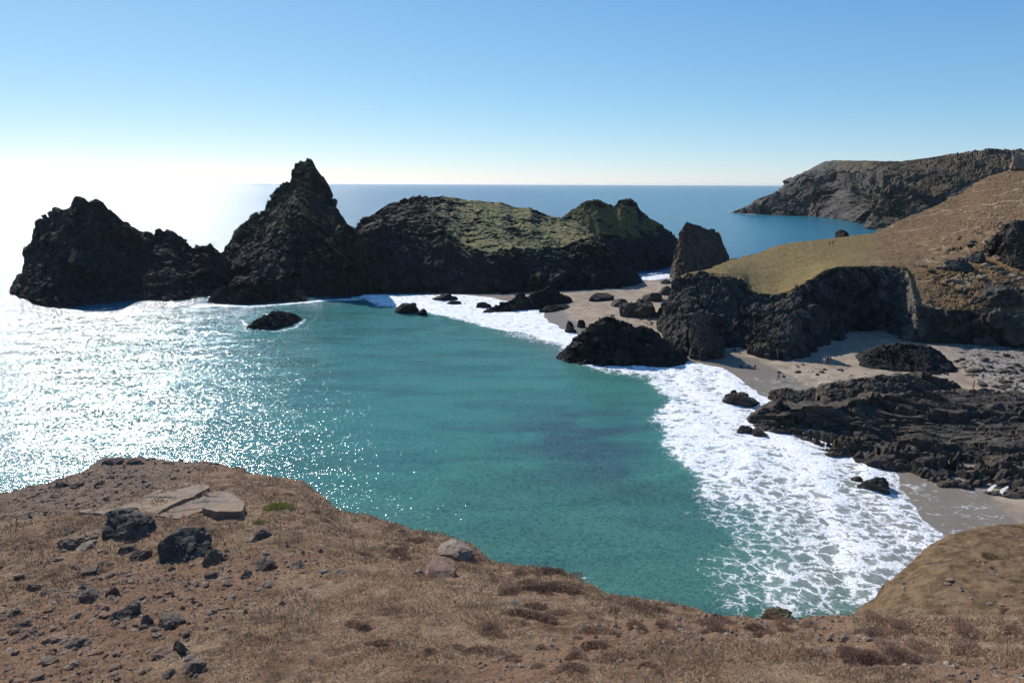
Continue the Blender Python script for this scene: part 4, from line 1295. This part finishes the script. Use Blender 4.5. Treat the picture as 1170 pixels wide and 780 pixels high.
# loose stones: beach cobbles, foot-of-cliff stones, clifftop stones
proto = []
for k in range(8):
    W, F = boulder_verts(900 + k, 2, 9, 0.08)
    for nm, mt in (('stone', M_BOULD), ('stone', M_PALE), ('stone', M_REDB), ('stone', M_EARTH), ('cobble', M_REEF), ('cobble', M_PALE)):
        me = mesh_np(nm, W, F, mt, False)
        proto.append((nm, mt, me.data)); bpy.data.objects.remove(me)


def scatter(which, nm, poly, count, smin, smax, label, cat, group, mats, seed):
    r = random.Random(seed)
    P = np.array(poly, float)
    x0, y0 = P.min(0); x1, y1 = P.max(0)
    got = 0; tries = 0
    while got < count and tries < count * 30:
        tries += 1
        x, y = r.uniform(x0, x1), r.uniform(y0, y1)
        if not inside(np.array([[x, y]]), P)[0]: continue
        loc, nrm, s = hit(which, x, y)
        if loc is None or nrm.z < 0.35: continue
        mt = r.choice(mats)
        md = r.choice([m for a, b, m in proto if b is mt and a == nm] or [m for a, b, m in proto if b is mt])
        o = bpy.data.objects.new(nm, md)
        k = smin + (smax - smin) * r.random() ** 2.2
        o.scale = (k * r.uniform(0.8, 1.4), k * r.uniform(0.8, 1.2), k * r.uniform(0.4, 0.75))
        o.rotation_euler = (r.uniform(-.3, .3), r.uniform(-.3, .3), r.uniform(0, 6.3))
        o.location = loc + Vector((0, 0, k * 0.1))
        col.objects.link(o)
        tag(o, label, cat, group); got += 1


scatter('beach', 'cobble', [(1090, 402), (1170, 404), (1172, 455), (1140, 452), (1098, 428)], 120, 0.25, 1.0,
        'loose cobble in the stony bank at the back of the beach', 'cobble', 'cobbles at the back of the beach', [M_REEF, M_PALE, M_REEF], 1)
scatter('beach', 'stone', [(885, 415), (985, 412), (990, 430), (930, 435), (890, 432)], 34, 0.15, 0.6,
        'small dark stone lying on the open sand of the beach', 'stone', 'dark stones on the sand', [M_REEF], 2)
scatter('beach', 'stone', [(830, 392), (862, 398), (862, 406), (830, 402)], 12, 0.15, 0.5,
        'small stone on the sand strip under the headland cliff', 'stone', 'stones under the headland cliff', [M_REEF, M_PALE], 3)
scatter('beach', 'stone', [(670, 352), (750, 362), (745, 372), (690, 360)], 26, 0.15, 0.6,
        'small dark stone on the sand behind the wedge rock', 'stone', 'stones behind the wedge rock', [M_REEF], 4)
scatter('ground', 'stone', [(0, 600), (100, 565), (260, 620), (340, 640), (330, 700), (220, 780), (0, 780)], 95, 0.04, 0.15,
        'loose stone on the rusty earth of the lower left clifftop', 'stone', 'loose stones on the left clifftop', [M_EARTH, M_PALE, M_REDB, M_REDB], 5)
scatter('ground', 'stone', [(1060, 640), (1170, 610), (1172, 690), (1030, 700), (1000, 690)], 45, 0.04, 0.17,
        'pale loose stone on the brown right hand spur', 'stone', 'pale stones on the spur', [M_PALE], 6)
scatter('head', 'stone', [(1060, 285), (1170, 240), (1172, 350), (1120, 340), (1060, 330)], 48, 0.4, 1.5,
        'grey rock scattered in the bracken of the right hillside', 'stone', 'rocks in the hillside bracken', [M_REEF, M_PALE, M_BOULD], 7)

# ------------------------------------------------------------------ turf, gravel and heather
def blade_mat(name, a, b, c_):
    n = NT(name)
    f = n.noise(0.7, 5, 0.65)
    x = n.mix(n.mr(f, 0.35, 0.65), a, b)
    x = n.mix(n.mr(n.noise(1.9, 5, 0.7), 0.48, 0.66, 0, 0.9), x, c_)
    x = n.mix(n.mr(n.noise(19, 2, 0.7), 0.4, 0.65, 0, 0.5), x, tuple(v * 1.5 for v in b))
    n.b.inputs['Subsurface Weight'].default_value = 0.0
    return n.done(x, 1.0, None, 0.1)


def blades(base, nrm, h, w, lean, seed):
    r = np.random.default_rng(seed)
    n = len(base)
    a = r.uniform(0, 2 * np.pi, n)
    side = np.stack([np.cos(a), np.sin(a), np.zeros(n)], 1) * (w * r.uniform(0.6, 1.4, n))[:, None]
    la = r.uniform(0, 2 * np.pi, n)
    ln = np.stack([np.cos(la), np.sin(la), np.zeros(n)], 1) * (lean * r.uniform(0.3, 1.0, n))[:, None] * h[:, None]
    hh = h * r.uniform(0.55, 1.25, n)
    tip = base + nrm * hh[:, None] + ln
    midp = base + nrm * (hh * 0.6)[:, None] + ln * 0.35
    V = np.stack([base - side, base + side, midp + side * 0.75, midp - side * 0.75, tip], 1).reshape(-1, 3)
    i = np.arange(n) * 5
    F = np.concatenate([np.stack([i, i + 1, i + 2], 1), np.stack([i, i + 2, i + 3], 1), np.stack([i + 3, i + 2, i + 4], 1)])
    return V, F


Gq = Gg[sum(nper[:1]):sum(nper[:6]) + 1]
Nq = grid_normals(Gq); Nq[Nq[..., 2] < 0] *= -1
rowq, colq = Gq.shape[:2]
N_BL = 260000
ui = rng.uniform(0, rowq - 1.001, N_BL); vi = rng.uniform(12, colq - 12, N_BL)
i0 = ui.astype(int); j0 = vi.astype(int); fu = (ui - i0)[:, None]; fv = (vi - j0)[:, None]
bp_ = (Gq[i0, j0] * (1 - fu) * (1 - fv) + Gq[i0 + 1, j0] * fu * (1 - fv) + Gq[i0, j0 + 1] * (1 - fu) * fv + Gq[i0 + 1, j0 + 1] * fu * fv)
bn = Nq[i0, j0] * 0.5 + np.array([0, 0, 0.5])
off = sum(nper[:1])
flat = (i0 + off) * n_ + j0
bare_w = np.clip(bare[flat] * 0.9 + gravel_w[flat] * 0.95 + gravel2[flat] * 0.55 + cliffy[flat] + 0.75 * spur[flat], 0, 1)
clump = fbm(bp_ / 0.7, 4, 421)
keepb = (rng.uniform(0, 1, N_BL) > bare_w * 1.05) & (clump > -0.28 + rng.uniform(-.2, .2, N_BL))
bp_ = bp_[keepb]; bn = bn[keepb]; cl = clump[keepb]
dist = np.linalg.norm(bp_ - C0, axis=1)
hh = (0.04 + 0.075 * np.clip(cl + 0.2, 0, 1)) * np.clip(dist / 14, 0.75, 1.7)
V, F = blades(bp_ - bn * 0.01, bn, hh, 0.0035 * np.clip(dist / 10, 0.8, 3.0), 1.5, 31)
grass = mesh_np('grass', V, F, blade_mat('straw_grass', (.25, .16, .095), (.4, .28, .17), (.14, .085, .055)), True)
tag(grass, 'short dry straw coloured grass covering the clifftop', 'grass', kind='stuff')

# gravel on the left shoulder
ng = 16000
sel = rng.choice(len(pgd), ng * 3, replace=True)
wgt = np.clip(gravel_w + gravel2 * 0.7 + bare * 0.35, 0, 1)[sel]
sel = sel[(rng.uniform(0, 1, len(sel)) < wgt) & (row[sel] > 20) & (row[sel] < sum(nper[:4]))][:ng]
Vt, Ft = ico(1)
sz = (0.012 + 0.065 * rng.uniform(0, 1, len(sel)) ** 3) * np.clip(np.linalg.norm(pgd[sel] - C0, axis=1) / 14, 0.8, 1.7)
sc3 = rng.uniform(0.6, 1.5, (len(sel), 1, 3)) * np.array([1, 1, 0.6])
jit = rng.uniform(0.7, 1.2, (len(sel), len(Vt), 1))
VV = (Vt[None] * jit * sc3 * sz[:, None, None] + pgd[sel][:, None] + rng.uniform(-.03, .03, (len(sel), 1, 3)) * np.array([1, 1, 0])).reshape(-1, 3)
FF = (Ft[None] + (np.arange(len(sel)) * len(Vt))[:, None, None]).reshape(-1, 3)
gn = NT('gravel')
gcol = gn.ramp(gn.noise(9, 3, 0.7), [(0.3, (.07, .052, .042)), (0.5, (.17, .12, .088)), (0.7, (.34, .28, .22))])
gravel = mesh_np('gravel', VV, FF, gn.done(gcol, 0.95, None, 0.2), False)
tag(gravel, 'loose gravel on the bare left shoulder of the clifftop', 'gravel', kind='stuff')


def clump_mesh(seed, n, rad, hgt, wid):
    r = np.random.default_rng(seed)
    a = r.uniform(0, 2 * np.pi, n); q = rad * np.sqrt(r.uniform(0, 1, n))
    base = np.stack([q * np.cos(a), q * np.sin(a) * 0.8, np.zeros(n)], 1)
    nrm = np.stack([base[:, 0] / rad * 0.7, base[:, 1] / rad * 0.7, np.ones(n)], 1) + r.normal(0, 0.28, (n, 3))
    nrm /= np.linalg.norm(nrm, axis=1, keepdims=True)
    h = hgt * (1 - 0.55 * (q / rad) ** 2) * (0.8 + 0.4 * r.uniform(0, 1, n))
    return blades(base - [0, 0, 0.03], nrm, h, wid, 0.6, seed + 1)


M_HEATH = blade_mat('heather', (.13, .072, .05), (.2, .125, .088), (.085, .05, .036))
M_GREEN = blade_mat('green_tuft', (.24, .26, .06), (.36, .34, .1), (.15, .15, .045))
M_STRAW = blade_mat('pale_straw', (.2, .145, .08), (.32, .25, .15), (.13, .09, .055))
HM = []
for k in range(6):
    V, F = clump_mesh(700 + k, 1700, 0.42, 0.14, 0.004)
    o = mesh_np('heather_clump', V, F, M_HEATH, True); HM.append(o.data); bpy.data.objects.remove(o)
hr = random.Random(5)
spots = [(455, 636), (462, 640), (345, 655), (410, 715), (418, 722), (440, 738)]
for x0, y0, x1, y1, k in [(560, 650, 640, 680, 16), (600, 652, 662, 676, 14), (560, 675, 700, 740, 14), (640, 700, 760, 770, 14), (690, 690, 800, 718, 16), (800, 705, 900, 725, 14),
                          (900, 712, 1170, 730, 16), (930, 730, 1090, 765, 16), (400, 600, 480, 640, 12), (330, 560, 400, 600, 6), (480, 740, 700, 780, 10), (1000, 745, 1170, 780, 8), (1120, 640, 1170, 700, 4)]:
    for _ in range(int(k * 0.75)): spots.append((hr.uniform(x0, x1), hr.uniform(y0, y1)))
for x, y in spots:
    loc, nrm, s = hit('ground', x, y)
    if loc is None or nrm.z < 0.3: continue
    o = bpy.data.objects.new('heather_clump', hr.choice(HM))
    k = hr.uniform(0.22, 0.85)
    o.scale = (k * hr.uniform(0.9, 2.0), k, k * hr.uniform(0.35, 0.75)); o.rotation_euler = (0, 0, hr.uniform(0, 6.3))
    o.location = loc
    col.objects.link(o)
    tag(o, 'low dark brown heather clump on the dry clifftop turf', 'heather', 'heather clumps on the clifftop')
V, F = clump_mesh(801, 1600, 0.55, 0.22, 0.006)
o = mesh_np('grass_tuft', V, F, M_GREEN, True); o.location = hit('ground', 318, 581)[0]
tag(o, 'bright green grass tuft on the turf right of the raised block', 'grass tuft')
V, F = clump_mesh(803, 900, 0.3, 0.12, 0.005)
o = mesh_np('grass_tuft', V, F, M_GREEN, True); o.location = hit('ground', 297, 598)[0]
tag(o, 'small olive grass tuft at the right foot of the raised block', 'grass tuft')
V, F = clump_mesh(805, 900, 0.5, 0.3, 0.006)
o = mesh_np('grass_tuft', V, F, M_STRAW, True); o.location = hit('ground', 1133, 636)[0]
tag(o, 'pale straw tussock standing on the right hand spur', 'grass tuft')

# ------------------------------------------------------------------ people
def flat_mat(name, c):
    n = NT(name)
    return n.done(n.mix(n.noise(9, 3, 0.6, n.tc.outputs['Object']), tuple(x * 0.85 for x in c), c), 0.85)


SKIN = flat_mat('skin', (.5, .31, .22)); HAIRM = flat_mat('hair', (.05, .032, .02))


def person(loc, label, top, bottom, pose='stand', rz=0.0, hgt=1.72, group=None, bare_top=False, bare_legs=False):
    root = empty('person', loc, label, 'person', group, rz)
    s = hgt / 1.75
    if pose == 'sit':
        J = {'pel': (0, 0, .14), 'sp': (0, .10, .36), 'ch': (0, .14, .56), 'nk': (0, .13, .70), 'hd': (0, .11, .80), 'ht': (0, .10, .93),
             'sl': (-.19, .14, .60), 'el': (-.25, .22, .36), 'wl': (-.2, .02, .2), 'fl': (-.18, -.1, .2), 'sr': (.19, .14, .60), 'er': (.25, .22, .36), 'wr': (.2, .02, .2), 'fr': (.18, -.1, .2),
             'hl': (-.1, -.02, .13), 'kl': (-.13, -.42, .42), 'al': (-.12, -.72, .06), 'tl': (-.12, -.9, .05), 'hr': (.1, -.02, .13), 'kr': (.13, -.42, .42), 'ar': (.12, -.72, .06), 'tr': (.12, -.9, .05)}
    else:
        st = .16 if pose == 'walk' else .03
        J = {'pel': (0, 0, .95), 'sp': (0, 0, 1.15), 'ch': (0, .0, 1.34), 'nk': (0, .0, 1.49), 'hd': (0, -.02, 1.60), 'ht': (0, -.01, 1.74),
             'sl': (-.19, 0, 1.41), 'el': (-.25, .06 - st, 1.13), 'wl': (-.25, -.06 - st, .90), 'fl': (-.24, -.10 - st, .76), 'sr': (.19, 0, 1.41), 'er': (.25, .04 + st * .6, 1.13), 'wr': (.26, -.02 + st, .90), 'fr': (.25, -.04 + st, .76),
             'hl': (-.1, 0, .90), 'kl': (-.11, .02 + st, .49), 'al': (-.11, .06 + st * 1.6, .09), 'tl': (-.11, -.12 + st * 1.6, .04), 'hr': (.1, 0, .90), 'kr': (.11, -.04 - st, .49), 'ar': (.11, .02 - st * 1.5, .09), 'tr': (.11, -.16 - st * 1.5, .04)}
    rad = {'pel': .135, 'sp': .12, 'ch': .145, 'nk': .06, 'hd': .095, 'ht': .06, 'sl': .065, 'el': .045, 'wl': .034, 'fl': .03, 'sr': .065, 'er': .045, 'wr': .034, 'fr': .03,
           'hl': .095, 'kl': .06, 'al': .042, 'tl': .035, 'hr': .095, 'kr': .06, 'ar': .042, 'tr': .035}
    E = [('pel', 'sp'), ('sp', 'ch'), ('ch', 'nk'), ('nk', 'hd'), ('hd', 'ht'), ('ch', 'sl'), ('sl', 'el'), ('el', 'wl'), ('wl', 'fl'), ('ch', 'sr'), ('sr', 'er'), ('er', 'wr'), ('wr', 'fr'),
         ('pel', 'hl'), ('hl', 'kl'), ('kl', 'al'), ('al', 'tl'), ('pel', 'hr'), ('hr', 'kr'), ('kr', 'ar'), ('ar', 'tr')]
    names = list(J)
    me = bpy.data.meshes.new('body')
    me.from_pydata([tuple(v * s for v in J[k]) for k in names], [(names.index(a), names.index(b)) for a, b in E], [])
    o = bpy.data.objects.new('body', me); col.objects.link(o)
    sk = o.modifiers.new('Skin', 'SKIN')
    sub = o.modifiers.new('Sub', 'SUBSURF'); sub.levels = 2; sub.render_levels = 2
    for i, k in enumerate(names):
        v = me.skin_vertices[0].data[i]
        v.radius = (rad[k] * s * (1.15 if k in ('ch', 'pel') else 1), rad[k] * s * (0.8 if k in ('ch', 'pel', 'sp') else 1))
        v.use_root = (k == 'pel')
    dg = bpy.context.evaluated_depsgraph_get()
    nm = bpy.data.meshes.new_from_object(o.evaluated_get(dg))
    o.modifiers.clear(); o.data = nm; nm.name = 'body'
    bpy.data.meshes.remove(me)
    nm.materials.clear()
    for mt in (SKIN, top, bottom): nm.materials.append(mt)
    hdz = J['hd'][2] * s
    for p in nm.polygons:
        c = p.center / s
        p.use_smooth = True
        neckz = J['nk'][2]
        if pose == 'sit':
            leg = c.y < -0.03 or c.z < 0.22
        else:
            leg = c.z < 0.97
        arm = abs(c.x) > 0.215
        if c.z > neckz - 0.02: p.material_index = 0
        elif leg and not arm: p.material_index = 2 if not (bare_legs and (c.z < 0.62 if pose != 'sit' else c.y < -.35)) else 0
        elif arm and (c.z < (1.18 if pose != 'sit' else .42)): p.material_index = 0
        else: p.material_index = 0 if bare_top else 1
    o.parent = root
    # hair cap
    V, F = ico(3)
    hc = np.array(J['hd']) * s + np.array([0, 0.012, 0.045]) * s
    W = V * np.array([.105, .118, .115]) * s
    W[:, 2] = np.maximum(W[:, 2], -0.03 * s + 0.5 * np.clip(-W[:, 1], 0, 1) * 1.2)
    mesh_np('hair', W + hc, F, HAIRM, True, root)
    return root


RED = flat_mat('red_cloth', (.45, .06, .035)); NAVY = flat_mat('navy_cloth', (.03, .035, .06)); GREY = flat_mat('grey_cloth', (.2, .2, .2)); WHITE = flat_mat('white_cloth', (.75, .74, .7))
BROWN = flat_mat('brown_cloth', (.16, .07, .04)); BLACK = flat_mat('black_cloth', (.02, .02, .022)); PINK = flat_mat('pink_cloth', (.5, .22, .2))


def beachpos(px, py): return hit('beach', px, py)[0]


person(hit('head', 947.3, 280.5)[0], 'left hiker in dark brown standing on the far turf', BROWN, BLACK, 'stand', 0.4)
person(hit('head', 951.5, 280)[0], 'right hiker in reddish brown walking on the far turf', RED, BROWN, 'walk', 2.6)
person(beachpos(941.5, 416.5), 'person in pale top and pink shorts standing at the cliff shadow edge', WHITE, PINK, 'walk', 2.4, 1.78, bare_legs=True)
person(beachpos(945.5, 414.5), 'person in dark red top stooping beside the pale topped one', BROWN, RED, 'stand', -1.0, 1.68)
person(beachpos(948.5, 414), 'person in grey with bare legs behind the dark red topped one', GREY, BLACK, 'stand', 0.5, 1.6, bare_legs=True)
person(beachpos(889, 434.5), 'lone person in dark clothes at the wet sand edge', BLACK, NAVY, 'walk', 1.2, 1.7)
person(beachpos(1112, 444), 'person in red standing on the sand behind the reef', RED, RED, 'stand', 0.8, 1.72)
person(beachpos(1122, 436.5), 'person in pale clothes climbing over the cobbles behind the reef', GREY, WHITE, 'walk', -0.6, 1.7)
person(beachpos(852.5, 419.5), 'person in white sitting on the sand in the shade tip', WHITE, GREY, 'sit', 0.6)
person(beachpos(846, 420), 'person in dark clothes sitting left of the one in white', NAVY, BLACK, 'sit', 0.2)
person(beachpos(862.5, 421), 'person in dark clothes sitting right of the one in white', BLACK, GREY, 'sit', -0.5)
